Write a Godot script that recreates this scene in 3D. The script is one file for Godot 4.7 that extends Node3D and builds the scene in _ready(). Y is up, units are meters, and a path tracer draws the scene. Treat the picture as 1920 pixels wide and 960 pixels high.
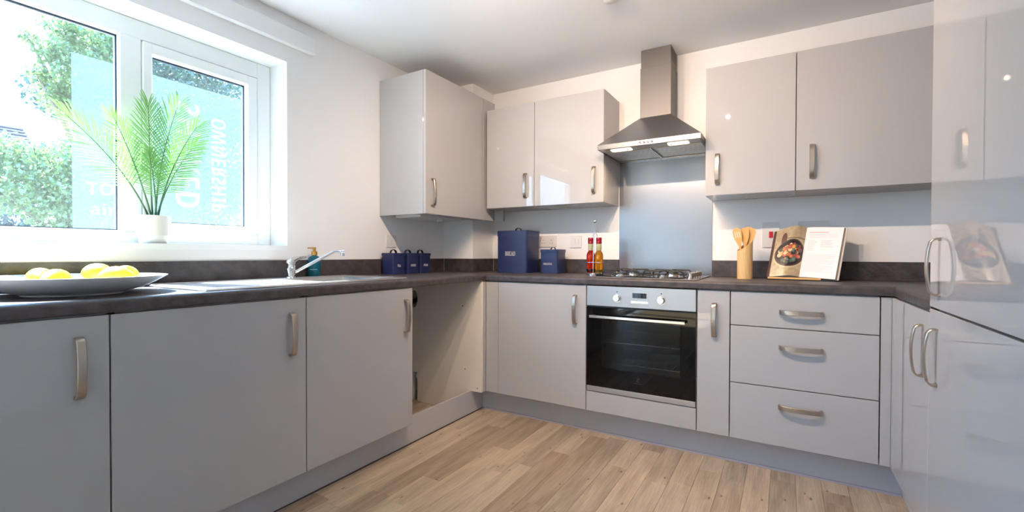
extends Node3D
# A fitted kitchen: pale gloss units round three sides, window over the sink, daylight and a ceiling spotlight bar.
# World: x to the right along the back wall, z from the back wall towards the camera, y up; metres.

const H := 2.313        # ceiling
const XR := 2.672       # plane of the doors on the right
const WT := 0.91        # worktop top
var org := Vector3.ZERO # base of the thing being built: shapes are written in room coordinates
var used := {}
var mats := {}
var handle_mesh: ArrayMesh

# ---------------------------------------------------------------- names and nodes
func numbered(called: String) -> String:
	if not used.has(called):
		used[called] = 0
		return called
	used[called] += 1
	return "%s_%03d" % [called, used[called]]

func thing(called: String, label: String, category: String, at: Vector3, group := "") -> Node3D:
	var o := Node3D.new()
	o.name = numbered(called)
	add_child(o)
	o.position = at
	tag(o, label, category, group)
	org = at
	return o

func tag(o: Node, label: String, category: String, group := "") -> void:
	o.set_meta("label", label)
	o.set_meta("category", category)
	if group:
		o.set_meta("group", group)

func part(called: String, st: SurfaceTool, m: Material, parent: Node, label := "") -> MeshInstance3D:
	st.generate_normals()
	return mesh_part(called, st.commit(), m, parent, label)

func mesh_part(called: String, mesh: Mesh, m: Material, parent: Node, label := "") -> MeshInstance3D:
	var o := MeshInstance3D.new()
	o.name = called
	o.mesh = mesh
	o.material_override = m
	parent.add_child(o, true)
	if label:
		o.set_meta("label", label)
	return o

func single(called: String, st: SurfaceTool, m: Material, label: String, category: String, at: Vector3, group := "") -> MeshInstance3D:
	var o := part(numbered(called), st, m, self)
	o.position = at
	tag(o, label, category, group)
	return o

func structure(called: String, st: SurfaceTool, m: Material, label: String, category: String) -> MeshInstance3D:
	var o := part(called, st, m, self)
	o.set_meta("kind", "structure")
	tag(o, label, category)
	return o

# ---------------------------------------------------------------- shapes
func begin() -> SurfaceTool:
	var st := SurfaceTool.new()
	st.begin(Mesh.PRIMITIVE_TRIANGLES)
	st.set_smooth_group(-1)
	return st

func tri(st: SurfaceTool, a: Vector3, b: Vector3, c: Vector3) -> void: # counter-clockwise seen from outside
	st.add_vertex(a - org)
	st.add_vertex(c - org)
	st.add_vertex(b - org)

func quad(st: SurfaceTool, a: Vector3, b: Vector3, c: Vector3, d: Vector3) -> void:
	tri(st, a, b, c)
	tri(st, a, c, d)

func face(st: SurfaceTool, a: Vector3, b: Vector3, c: Vector3, d: Vector3, out: Vector3) -> void:
	var n := (b - a).cross(c - a) + (c - a).cross(d - a)
	if n.dot(out) >= 0:
		quad(st, a, b, c, d)
	else:
		quad(st, d, c, b, a)

func face3(st: SurfaceTool, a: Vector3, b: Vector3, c: Vector3, out: Vector3) -> void:
	if (b - a).cross(c - a).dot(out) >= 0:
		tri(st, a, b, c)
	else:
		tri(st, c, b, a)

func corner(lo: Vector3, hi: Vector3, s: Vector3, keep: int, b: float) -> Vector3:
	var v := Vector3.ZERO
	for a in 3:
		v[a] = (hi[a] if s[a] > 0 else lo[a]) - (s[a] * b if a != keep else 0.0)
	return v

# box with chamfered edges (b = 0: plain)
func box(st: SurfaceTool, lo: Vector3, hi: Vector3, b := 0.0) -> void:
	st.set_smooth_group(-1)
	for a in 3:
		var u := (a + 1) % 3
		var w := (a + 2) % 3
		for s in [-1.0, 1.0]:
			var p: Array[Vector3] = []
			for k in [[-1, -1], [1, -1], [1, 1], [-1, 1]]:
				var sg := Vector3.ZERO
				sg[a] = s
				sg[u] = k[0]
				sg[w] = k[1]
				p.append(corner(lo, hi, sg, a, b))
			var n := Vector3.ZERO
			n[a] = s
			face(st, p[0], p[1], p[2], p[3], n)
		if b > 0.0:
			for s in [-1.0, 1.0]:
				for t in [-1.0, 1.0]:
					var p2: Array[Vector3] = []
					for k in [[-1, u], [1, u], [1, w], [-1, w]]:
						var sg := Vector3.ZERO
						sg[u] = s
						sg[w] = t
						sg[a] = k[0]
						p2.append(corner(lo, hi, sg, k[1], b))
					var n2 := Vector3.ZERO
					n2[u] = s
					n2[w] = t
					face(st, p2[0], p2[1], p2[2], p2[3], n2)
	if b > 0.0:
		for i in 8:
			var sg := Vector3(1 if i & 1 else -1, 1 if i & 2 else -1, 1 if i & 4 else -1)
			face3(st, corner(lo, hi, sg, 0, b), corner(lo, hi, sg, 1, b), corner(lo, hi, sg, 2, b), sg)

func boxst(x0: float, x1: float, y0: float, y1: float, z0: float, z1: float, b := 0.0) -> SurfaceTool:
	var st := begin()
	box(st, Vector3(x0, y0, z0), Vector3(x1, y1, z1), b)
	return st

# turn a profile of (radius, height) round the y axis at c; sharp bends stay sharp
func lathe(st: SurfaceTool, c: Vector3, prof: Array, n := 32, closed := false) -> void:
	var g := 1
	for i in prof.size() - 1:
		if i > 0:
			var d0: Vector2 = (prof[i] - prof[i - 1]).normalized()
			var d1: Vector2 = (prof[i + 1] - prof[i]).normalized()
			if d0.dot(d1) < 0.75:
				g += 1
		st.set_smooth_group(g)
		for k in n:
			var a0 := TAU * k / n
			var a1 := TAU * (k + 1) / n
			var p: Vector2 = prof[i]
			var q: Vector2 = prof[i + 1]
			var A := c + Vector3(p.x * cos(a0), p.y, p.x * sin(a0))
			var B := c + Vector3(p.x * cos(a1), p.y, p.x * sin(a1))
			var C := c + Vector3(q.x * cos(a1), q.y, q.x * sin(a1))
			var D := c + Vector3(q.x * cos(a0), q.y, q.x * sin(a0))
			if p.x < 1e-6:
				tri(st, A, D, C)
			elif q.x < 1e-6:
				tri(st, A, D, B)
			else:
				quad(st, A, D, C, B)
	st.set_smooth_group(-1)

# round tube along points, radius r or one per point
func tube(st: SurfaceTool, pts: Array, r, n := 10, caps := true) -> void:
	var rings := []
	var side := Vector3.ZERO
	for i in pts.size():
		var t: Vector3 = ((pts[mini(i + 1, pts.size() - 1)] - pts[maxi(i - 1, 0)]) as Vector3).normalized()
		if side == Vector3.ZERO:
			side = t.cross(Vector3.UP if absf(t.y) < 0.9 else Vector3.RIGHT).normalized()
		else:
			side = (side - t * side.dot(t)).normalized()
		var up := t.cross(side)
		var rr: float = r[i] if r is Array else r
		var ring: Array[Vector3] = []
		for k in n:
			var a := TAU * k / n
			ring.append(pts[i] + (side * cos(a) + up * sin(a)) * rr)
		rings.append(ring)
	st.set_smooth_group(1)
	for i in pts.size() - 1:
		for k in n:
			var m: int = (k + 1) % n
			quad(st, rings[i][k], rings[i][m], rings[i + 1][m], rings[i + 1][k])
	st.set_smooth_group(-1)
	if caps:
		for k in range(1, n - 1):
			tri(st, rings[0][0], rings[0][k + 1], rings[0][k])
			var e: Array = rings[pts.size() - 1]
			tri(st, e[0], e[k], e[k + 1])

# polygon (counter-clockwise in the plane of ax, ay) pushed from o along az by depth
func prism(st: SurfaceTool, poly: PackedVector2Array, o: Vector3, ax: Vector3, ay: Vector3, az: Vector3, depth: float, smooth := false) -> void:
	var idx := Geometry2D.triangulate_polygon(poly)
	st.set_smooth_group(-1)
	for i in range(0, idx.size(), 3):
		var p: Array[Vector3] = []
		for k in 3:
			var v := poly[idx[i + k]]
			p.append(o + ax * v.x + ay * v.y)
		face3(st, p[0], p[1], p[2], -az)
		face3(st, p[0] + az * depth, p[1] + az * depth, p[2] + az * depth, az)
	var area := 0.0
	for i in poly.size():
		area += poly[i].cross(poly[(i + 1) % poly.size()])
	st.set_smooth_group(5 if smooth else -1)
	for i in poly.size():
		var a := poly[i]
		var b := poly[(i + 1) % poly.size()]
		var out := Vector2(b.y - a.y, a.x - b.x) * signf(area)
		face(st, o + ax * a.x + ay * a.y, o + ax * b.x + ay * b.y, o + ax * b.x + ay * b.y + az * depth, o + ax * a.x + ay * a.y + az * depth, ax * out.x + ay * out.y)
	st.set_smooth_group(-1)

func rounded(w: float, h: float, r: float, n := 6) -> PackedVector2Array: # centred rounded rectangle
	var p := PackedVector2Array()
	for q in 4:
		var c := Vector2((w / 2 - r) * (1 if q in [0, 3] else -1), (h / 2 - r) * (1 if q < 2 else -1))
		for i in n + 1:
			var a := PI / 2 * (q + float(i) / n)
			p.append(c + Vector2(cos(a), sin(a)) * r)
	return p

func ellipsoid(st: SurfaceTool, c: Vector3, b: Basis, nu := 20, nv := 14, tip := 0.0) -> void: # long axis is b.x; tip > 0 pulls nipples out at both ends
	st.set_smooth_group(1)
	var at := func(i: int, j: int) -> Vector3:
		var v := PI * j / nv
		var u := TAU * i / nu
		var ca := cos(v)
		var ext := ca + signf(ca) * tip * pow(absf(ca), 14.0)
		return c + b * Vector3(ext, sin(v) * cos(u), sin(v) * sin(u))
	for j in nv:
		for i in nu:
			face(st, at.call(i, j), at.call(i + 1, j), at.call(i + 1, j + 1), at.call(i, j + 1), (at.call(i, j) + at.call(i + 1, j + 1)) / 2 - c)
	st.set_smooth_group(-1)

func lettering(words: String, font: String, height: float, m: Material, parent: Node, at: Vector3, bx: Vector3, by: Vector3, width := 0.0, called := "lettering", depth := 0.0006, bold := false) -> MeshInstance3D:
	var f := SystemFont.new()
	f.font_names = PackedStringArray([font])
	if bold:
		f.font_weight = 700
	var t := TextMesh.new()
	t.text = words
	t.font = f
	t.font_size = 64
	t.pixel_size = 0.01
	t.depth = 0.01
	var o := mesh_part(called, t, m, parent)
	var bb := t.get_aabb().size
	var sy := height / maxf(bb.y, 0.01)
	var sx := sy if width <= 0.0 else width / maxf(bb.x, 0.01)
	var bz := bx.cross(by)
	o.transform = Transform3D(Basis(bx * sx, by * sy, bz * (depth / 0.01)), at - org - by * (t.get_aabb().position.y + bb.y / 2) * sy)
	return o

# ---------------------------------------------------------------- materials
func mat(called: String, col: Color, rough := 0.5, metal := 0.0, spec := 0.5) -> StandardMaterial3D:
	if mats.has(called):
		return mats[called]
	var m := StandardMaterial3D.new()
	m.resource_name = called
	m.albedo_color = col
	m.roughness = rough
	m.metallic = metal
	m.metallic_specular = spec
	mats[called] = m
	return m

func noise(freq: float, sd: int, octaves := 4, kind := FastNoiseLite.TYPE_SIMPLEX_SMOOTH) -> FastNoiseLite:
	var n := FastNoiseLite.new()
	n.noise_type = kind
	n.frequency = freq
	n.seed = sd
	n.fractal_octaves = octaves
	return n

func noise_tex(n: FastNoiseLite, cols: Array, size := 512, as_normal := false, bump := 4.0) -> NoiseTexture2D:
	var t := NoiseTexture2D.new()
	t.width = size
	t.height = size
	t.seamless = true
	t.noise = n
	if as_normal:
		t.as_normal_map = true
		t.bump_strength = bump
	else:
		var g := Gradient.new()
		var offs := PackedFloat32Array()
		var cc := PackedColorArray()
		for i in cols.size():
			offs.append(float(i) / (cols.size() - 1))
			cc.append(cols[i])
		g.offsets = offs
		g.colors = cc
		t.color_ramp = g
	return t

func triplanar(m: StandardMaterial3D, scale: Vector3, world := true) -> void:
	m.uv1_triplanar = true
	m.uv1_world_triplanar = world
	m.uv1_scale = scale

func make_materials() -> void:
	var wall := mat("wall_paint", Color("efeeee"), 0.75)
	wall.normal_enabled = true
	wall.normal_texture = noise_tex(noise(0.05, 3), [], 256, true, 1.5)
	wall.normal_scale = 0.12
	triplanar(wall, Vector3.ONE * 2.2)
	mat("ceiling_paint", Color("efeff0"), 0.85)
	mat("gloss_grey", Color("b2b1b2"), 0.012, 0.0, 0.5)
	mat("gloss_plinth", Color("b6b5b8"), 0.2, 0.0, 0.5)
	mat("carcass", Color("b9b6b5"), 0.55)
	mat("carcass_inner", Color("e8e0d4"), 0.55)
	var wt := mat("worktop_laminate", Color.WHITE, 0.45)
	wt.albedo_texture = noise_tex(noise(0.012, 11, 5), [Color("322e2f"), Color("433d3f"), Color("4f494a"), Color("403a3c"), Color("5e5657")], 512)
	triplanar(wt, Vector3.ONE * 1.3)
	wt.normal_enabled = true
	wt.normal_texture = noise_tex(noise(0.15, 12, 3), [], 256, true, 3.0)
	wt.normal_scale = 0.12
	var st := mat("brushed_steel", Color("adacac"), 0.36, 1.0)
	st.normal_enabled = true
	st.normal_texture = noise_tex(noise(0.08, 21, 2), [], 256, true, 2.0)
	st.normal_scale = 0.10
	triplanar(st, Vector3(1.2, 60, 1.2))
	var cs := mat("chimney_steel", Color("6f6d6c"), 0.5, 1.0)
	cs.normal_enabled = true
	cs.normal_texture = st.normal_texture
	cs.normal_scale = 0.1
	triplanar(cs, Vector3(60, 1.2, 1.2))
	mat("polished_steel", Color("d2d0ce"), 0.16, 1.0)
	mat("splash_steel", Color("9d9fa4"), 0.27, 1.0)
	mat("lip_steel", Color("727273"), 0.36, 1.0)
	mat("oven_steel", Color("c2c1c0"), 0.36, 1.0)
	mat("filter_steel", Color("d0cecb"), 0.45, 1.0)
	mat("sink_steel", Color("d9d8d7"), 0.3, 1.0)
	mat("chrome", Color("e2e3e6"), 0.06, 1.0)
	mat("nickel", Color("b9ada0"), 0.3, 1.0)
	mat("upvc", Color("f2f4f4"), 0.3)
	mat("white_plastic", Color("dedad7"), 0.3)
	mat("gasket", Color("2e3440"), 0.5)
	mat("black_gloss", Color("0a0a0c"), 0.03, 0.0, 0.38)
	mat("black_enamel", Color("17171a"), 0.3)
	mat("cast_iron", Color("1a1a1d"), 0.45)
	mat("oven_enamel", Color("55565a"), 0.4)
	mat("dark_plastic", Color("141416"), 0.4)
	mat("navy_tin", Color("26305c"), 0.36)
	mat("navy_leather", Color("171a33"), 0.45)
	mat("print_white", Color("f0ece6"), 0.6)
	mat("ceramic_white", Color("d9d5cd"), 0.45)
	mat("plate_glaze", Color("e9eaec"), 0.12)
	var lemon := mat("lemon_skin", Color("f0d624"), 0.42)
	lemon.normal_enabled = true
	lemon.normal_texture = noise_tex(noise(0.3, 33, 1), [], 128, true, 4.0)
	lemon.normal_scale = 0.25
	triplanar(lemon, Vector3.ONE * 9.0, false)
	var bam := mat("bamboo", Color.WHITE, 0.45)
	bam.albedo_texture = noise_tex(noise(0.02, 41, 4), [Color("d3a76b"), Color("e0b980"), Color("e9c793")], 256)
	triplanar(bam, Vector3(30, 1.5, 30), false)
	mat("spoon_wood", Color("e2b06a"), 0.5)
	mat("red_plastic", Color("c01a20"), 0.25)
	mat("red_foil", Color("8e1226"), 0.3, 0.3)
	mat("gold", Color("c79a4b"), 0.3, 0.7)
	var palm := mat("palm_leaf", Color("628c44"), 0.45)
	palm.backlight_enabled = true
	palm.backlight = Color("5f8640")
	palm.cull_mode = BaseMaterial3D.CULL_DISABLED
	mat("palm_stem", Color("44663c"), 0.5)
	mat("soil", Color("4a382b"), 0.95)
	for k in 3:
		var lf := mat("tree_leaf_%d" % k, [Color("4f6238"), Color("2f4636"), Color("283c3a")][k], 0.5)
		lf.backlight_enabled = true
		lf.backlight = [Color("667a42"), Color("36503c"), Color("2a413c")][k]
		lf.cull_mode = BaseMaterial3D.CULL_DISABLED
	mat("bark", Color("6a5a4a"), 0.9)
	mat("paving", Color("8d8a86"), 0.95)
	mat("roof_tile", Color("7d6a72"), 0.8)
	mat("render_wall", Color("d8c9b8"), 0.85)
	var net := mat("scrim", Color(0.27, 0.31, 0.29, 0.42), 0.8)
	net.transparency = BaseMaterial3D.TRANSPARENCY_ALPHA
	net.backlight_enabled = true
	net.backlight = Color("414f49")
	net.cull_mode = BaseMaterial3D.CULL_DISABLED
	var ltr := mat("scrim_letter", Color(0.44, 0.38, 0.47, 0.5), 0.8)
	ltr.transparency = BaseMaterial3D.TRANSPARENCY_ALPHA
	ltr.backlight_enabled = true
	ltr.backlight = Color("6d6276")
	var pane := mat("window_glass", Color(1, 1, 1, 0.04), 0.0)
	pane.transparency = BaseMaterial3D.TRANSPARENCY_ALPHA
	var og := mat("oven_glass", Color(0.02, 0.02, 0.025, 0.55), 0.02)
	og.transparency = BaseMaterial3D.TRANSPARENCY_ALPHA
	for k in ["red_oil", "gold_oil", "soap_gel"]:
		var q := mat(k, {"red_oil": Color(0.80, 0.20, 0.08, 0.3), "gold_oil": Color(0.84, 0.58, 0.10, 0.3), "soap_gel": Color(0.05, 0.45, 0.55, 0.45)}[k], 0.04)
		q.refraction_enabled = true
		q.refraction_scale = 0.04
	mat("herb_label", Color("b3b58e"), 0.6)
	mat("sealant", Color("a9a39c"), 0.5)
	mat("pale_cover", Color("d8d2cc"), 0.5)
	mat("plinth_seal", Color("95929e"), 0.5)
	mat("paper", Color("f4f0ee"), 0.6)
	mat("page_edge", Color("cfc3b4"), 0.8)
	mat("book_cloth", Color("5b4038"), 0.6)
	mat("silver_grey", Color("b8b8b8"), 0.35)
	mat("logo_grey", Color("2b2c2f"), 0.3)
	mat("boiler_white", Color("dcdcdc"), 0.4)
	mat("copper", Color("b5714d"), 0.3, 1.0)
	var lamp := mat("lamp_glow", Color("fff3e0"), 0.3)
	lamp.emission_enabled = true
	lamp.emission = Color("ffdcb0")
	lamp.emission_energy_multiplier = 40.0
	var lens := mat("hood_glow", Color("fff3e0"), 0.3)
	lens.emission_enabled = true
	lens.emission = Color("fff0dc")
	lens.emission_energy_multiplier = 1.4

# ---------------------------------------------------------------- camera, sky, sun, exposure
func make_view() -> void:
	var cam := Camera3D.new()
	cam.name = "camera"
	add_child(cam)
	var yaw := 0.5413
	var pitch := -0.0113
	var roll := 0.0028
	var fwd := Vector3(-sin(yaw), 0, -cos(yaw))
	var right := Vector3(cos(yaw), 0, -sin(yaw))
	var f2 := fwd * cos(pitch) + Vector3.UP * sin(pitch)
	var u2 := Vector3.UP * cos(pitch) - fwd * sin(pitch)
	var r3 := right * cos(roll) + u2 * sin(roll)
	var u3 := u2 * cos(roll) - right * sin(roll)
	cam.transform = Transform3D(Basis(r3, u3, -f2), Vector3(2.2885, 1.0435, 3.0511))
	cam.projection = Camera3D.PROJECTION_FRUSTUM
	cam.near = 0.05
	cam.far = 120.0
	cam.size = 960.0 / 855.65 * cam.near
	cam.frustum_offset = Vector2(0, 6.04 / 855.65 * cam.near) # the optical axis lies a little below the middle of the frame
	cam.current = true
	var we := WorldEnvironment.new()
	we.name = "world_environment"
	var e := Environment.new()
	e.tonemap_mode = Environment.TONE_MAPPER_LINEAR
	e.tonemap_exposure = 1.13
	e.background_mode = Environment.BG_SKY
	var sm := ProceduralSkyMaterial.new()
	sm.sky_top_color = Color(0.48, 0.73, 1.0)
	sm.sky_horizon_color = Color(0.75, 0.91, 1.0)
	sm.ground_horizon_color = Color(0.62, 0.64, 0.68)
	sm.ground_bottom_color = Color(0.4, 0.41, 0.44)
	sm.sky_energy_multiplier = 3.1
	sm.ground_energy_multiplier = 1.0
	sm.use_debanding = false
	e.sky = Sky.new()
	e.sky.sky_material = sm
	e.sdfgi_enabled = true
	e.ssao_enabled = true
	e.ssil_enabled = true
	we.environment = e
	add_child(we)
	var sun := DirectionalLight3D.new()
	sun.name = "sun"
	sun.light_color = Color(0.94, 0.99, 1.0)
	sun.light_energy = 17.0
	sun.light_angular_distance = 0.6
	sun.shadow_enabled = true
	sun.sky_mode = DirectionalLight3D.SKY_MODE_LIGHT_ONLY
	sun.basis = Basis.looking_at(Vector3(1.0, -1.31, -0.16).normalized())
	add_child(sun)

# ---------------------------------------------------------------- room
func wall_with_holes(st: SurfaceTool, a0: float, a1: float, y0: float, y1: float, holes: Array, put: Callable) -> void:
	var xs := [a0, a1]
	for h in holes:
		xs.append(h[0])
		xs.append(h[1])
	xs.sort()
	for i in xs.size() - 1:
		if xs[i + 1] - xs[i] < 1e-4:
			continue
		var mid: float = (xs[i] + xs[i + 1]) / 2
		var cuts := [y0]
		for h in holes:
			if mid > h[0] and mid < h[1]:
				cuts.append(h[2])
				cuts.append(h[3])
		cuts.append(y1)
		for k in range(0, cuts.size(), 2):
			if cuts[k + 1] - cuts[k] > 1e-4:
				put.call(st, xs[i], xs[i + 1], cuts[k], cuts[k + 1])

func plank_image(sd: int) -> ImageTexture:
	var w := 128
	var h := 896
	var im := Image.create(w, h, false, Image.FORMAT_RGB8)
	var rng := RandomNumberGenerator.new()
	rng.seed = 900 + sd
	var na := noise(0.01, 100 + sd, 4)
	var nb := noise(0.05, 200 + sd, 3)
	var nc := noise(0.03, 300 + sd, 3)
	var light := Color("c9b79f").lerp(Color("bbab95"), rng.randf())
	var dark := Color("8c7763").lerp(Color("807163"), rng.randf())
	var tone: float = [0.0, 0.1, 0.36, 0.03, 0.18, 0.46, 0.06, 0.24][sd % 8]
	var knots := []
	for k in rng.randi_range(1, 3):
		knots.append(Vector3(rng.randf_range(15, w - 15), rng.randf_range(40, h - 40), rng.randf_range(3, 6)))
	for y in h:
		for x in w:
			var px := float(x)
			var py := float(y)
			var kd := 0.0
			for q: Vector3 in knots:
				var dx := (px - q.x) / q.z
				var dy := (py - q.y) / (q.z * 1.8)
				var d2 := dx * dx + dy * dy
				if d2 < 60.0:
					var ww := exp(-d2 * 0.16)
					px += dx * ww * 9.0
					kd = maxf(kd, exp(-d2 * 1.1))
			var cloud := na.get_noise_2d(px * 1.3, py * 0.22)
			var grain := nb.get_noise_2d(px * 2.2 + cloud * 14.0, py * 0.10)
			var fine := nc.get_noise_2d(px * 14.0, py * 0.7)
			var t := clampf(tone + 0.2 + cloud * 0.36 + grain * 0.26 + fine * 0.16, 0.0, 1.0)
			var c := light.lerp(dark, t)
			c = c.lerp(Color("4c3826"), kd * 0.85)
			im.set_pixel(x, y, c)
	return ImageTexture.create_from_image(im)

func make_room() -> void:
	org = Vector3.ZERO
	var wp: Material = mats.wall_paint
	var st := begin()
	wall_with_holes(st, -0.3, 7.9, -0.1, H + 0.2, [[1.578, 3.25, 1.0597, 2.0635], [5.2, 7.1, 0.0, 2.08]],
		func(s, a, b, c, d): box(s, Vector3(-0.3, c, a), Vector3(0, d, b)))
	structure("wall_left", st, wp, "white painted wall holding the wide kitchen window above the sink", "wall")
	structure("wall_back", boxst(0, 3.28, -0.1, H + 0.2, -0.3, 0), wp, "white painted wall behind the hob, cooker hood and open recipe book", "wall")
	structure("wall_right", boxst(3.28, 3.58, -0.1, H + 0.2, -0.3, 7.9), wp, "white painted wall behind the tall gloss units", "wall")
	structure("wall_front", boxst(0, 3.28, -0.1, H + 0.2, 7.6, 7.9), wp, "white painted wall of the dining end behind the camera", "wall")
	structure("ceiling", boxst(0, 3.28, H, H + 0.2, 0, 7.6), mats.ceiling_paint, "plain white plastered ceiling above the kitchen", "ceiling")
	structure("trim_1", boxst(0, 0.2764, 0, H, 0, 0.2755), wp, "white boxed-in pipe column in the corner behind the blue caddies", "boxing")
	structure("trim_2", boxst(-0.002, 0.028, 2.150, 2.243, 1.421, 3.6, 0.004), wp, "white painted batten running along the wall above the window", "batten")
	# floor: a slab, its planks near the camera one by one
	var fl := structure("floor", boxst(0, 3.28, -0.1, -0.008, 0, 7.6), mats.carcass, "floor laid with pale oak planks running towards the hob wall", "floor")
	var pm: Array[StandardMaterial3D] = []
	for k in 8:
		var m := StandardMaterial3D.new()
		m.resource_name = "oak_plank_%d" % k
		m.albedo_texture = plank_image(k)
		m.roughness = 0.42
		pm.append(m)
	var rng := RandomNumberGenerator.new()
	rng.seed = 77
	var w := 0.1
	for i in 33:
		var x0 := -0.067 + i * w
		var x1 := minf(x0 + w, 3.28)
		x0 = maxf(x0, 0.0)
		var z := 0.25 - rng.randf() * 0.0
		var first := true
		while z < 3.6:
			var ln: float = rng.randf_range(0.25, 0.9) if first else 0.9
			first = false
			plank(fl, x0, x1, z, minf(z + ln, 3.7), pm[rng.randi() % 8], rng.randf() * 0.4, rng.randf() < 0.5)
			z += ln
	var rest := begin()
	for i in 33:
		var x0 := maxf(-0.067 + i * w, 0.0)
		box(rest, Vector3(x0, -0.008, 3.701), Vector3(minf(-0.067 + (i + 1) * w, 3.28) - 0.0006, 0.0, 7.6))
	var pf := StandardMaterial3D.new()
	pf.resource_name = "oak_far"
	pf.albedo_texture = noise_tex(noise(0.02, 91, 4), [Color("a38767"), Color("b99d79"), Color("c6ab87")], 256)
	pf.roughness = 0.42
	pf.uv1_triplanar = true
	pf.uv1_scale = Vector3(6, 6, 0.6)
	var ro := part("plank_field", rest, pf, fl)
	ro.set_meta("kind", "stuff")
	make_window()
	make_patio()

func plank(fl: Node, x0: float, x1: float, z0: float, z1: float, m: Material, shift: float, flip: bool) -> void:
	var st := begin()
	var b := 0.0012
	var g := 0.0003
	var uv := func(v: Vector3) -> Vector2:
		var u := (v.x - x0) / 0.1
		return Vector2(1.0 - u if flip else u, (v.z - z0) / 1.0 * (-1.0 if flip else 1.0) + shift)
	var P := [Vector3(x0 + g, -b, z0 + g), Vector3(x1 - g, -b, z0 + g), Vector3(x1 - g, -b, z1 - g), Vector3(x0 + g, -b, z1 - g)]
	var Q := [Vector3(x0 + g + b, 0, z0 + g + b), Vector3(x1 - g - b, 0, z0 + g + b), Vector3(x1 - g - b, 0, z1 - g - b), Vector3(x0 + g + b, 0, z1 - g - b)]
	var L := []
	for p: Vector3 in P:
		L.append(Vector3(p.x, -0.008, p.z))
	var faces := [[Q[0], Q[3], Q[2], Q[1]]]
	for k in 4:
		var n := (k + 1) % 4
		faces.append([P[k], Q[k], Q[n], P[n]])
		faces.append([L[k], P[k], P[n], L[n]])
	for f in faces:
		for k in [0, 2, 1, 0, 3, 2]:
			st.set_uv(uv.call(f[k]))
			st.add_vertex(f[k])
	part("plank", st, m, fl)

func frame_ring(st: SurfaceTool, x0: float, x1: float, z0: float, z1: float, y0: float, y1: float, wz0: float, wz1: float, wy0: float, wy1: float, b := 0.004) -> void:
	box(st, Vector3(x0, y0, z0), Vector3(x1, y1, z0 + wz0), b)
	box(st, Vector3(x0, y0, z1 - wz1), Vector3(x1, y1, z1), b)
	box(st, Vector3(x0, y0, z0 + wz0 - b), Vector3(x1, y0 + wy0, z1 - wz1 + b), b)
	box(st, Vector3(x0, y1 - wy1, z0 + wz0 - b), Vector3(x1, y1, z1 - wz1 + b), b)

func make_window() -> void:
	var o := thing("window_1", "wide white plastic window above the sink with an opening right light", "window", Vector3(-0.15, 1.0847, 2.4))
	o.set_meta("kind", "structure")
	var st := begin()
	frame_ring(st, -0.215, -0.15, 1.578, 3.25, 1.0847, 2.0635, 0.0747, 0.07, 0.0553, 0.0845)
	box(st, Vector3(-0.215, 1.13, 2.1626), Vector3(-0.15, 1.985, 2.2413), 0.004) # mullion
	part("window_frame", st, mats.upvc, o)
	st = begin()
	frame_ring(st, -0.205, -0.143, 1.6537, 2.1616, 1.142, 1.978, 0.0506, 0.0371, 0.0406, 0.0482)
	part("sash", st, mats.upvc, o)
	st = begin()
	frame_ring(st, -0.19, -0.1795, 1.7043, 2.1245, 1.1826, 1.9298, 0.005, 0.005, 0.005, 0.007, 0.0)
	frame_ring(st, -0.19, -0.1795, 2.2413, 3.18, 1.14, 1.979, 0.005, 0.005, 0.005, 0.007, 0.0)
	part("gasket", st, mats.gasket, o)
	part("pane", boxst(-0.187, -0.183, 1.1826, 1.9298, 1.7043, 2.1245), mats.window_glass, o)
	part("pane", boxst(-0.187, -0.183, 1.14, 1.979, 2.2413, 3.18), mats.window_glass, o)
	org = Vector3.ZERO
	structure("trim_3", boxst(-0.15, 0.0, 1.0597, 1.0847, 1.578, 3.25), mats.upvc, "white window board under the potted palm", "window sill")

func make_patio() -> void:
	var o := thing("window_2", "white glazed patio door in the dining end of the window wall", "patio door", Vector3(-0.12, 0, 6.15))
	o.set_meta("kind", "structure")
	for k in 2:
		var z0 := 5.2 + k * 0.95
		var st := begin()
		frame_ring(st, -0.2, -0.13, z0, z0 + 0.95, 0.0, 2.08, 0.08, 0.08, 0.1, 0.08)
		var f := part("door_leaf", st, mats.upvc, o)
		part("pane", boxst(-0.17, -0.165, 0.1, 2.0, z0 + 0.08, z0 + 0.87), mats.window_glass, f)

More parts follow.
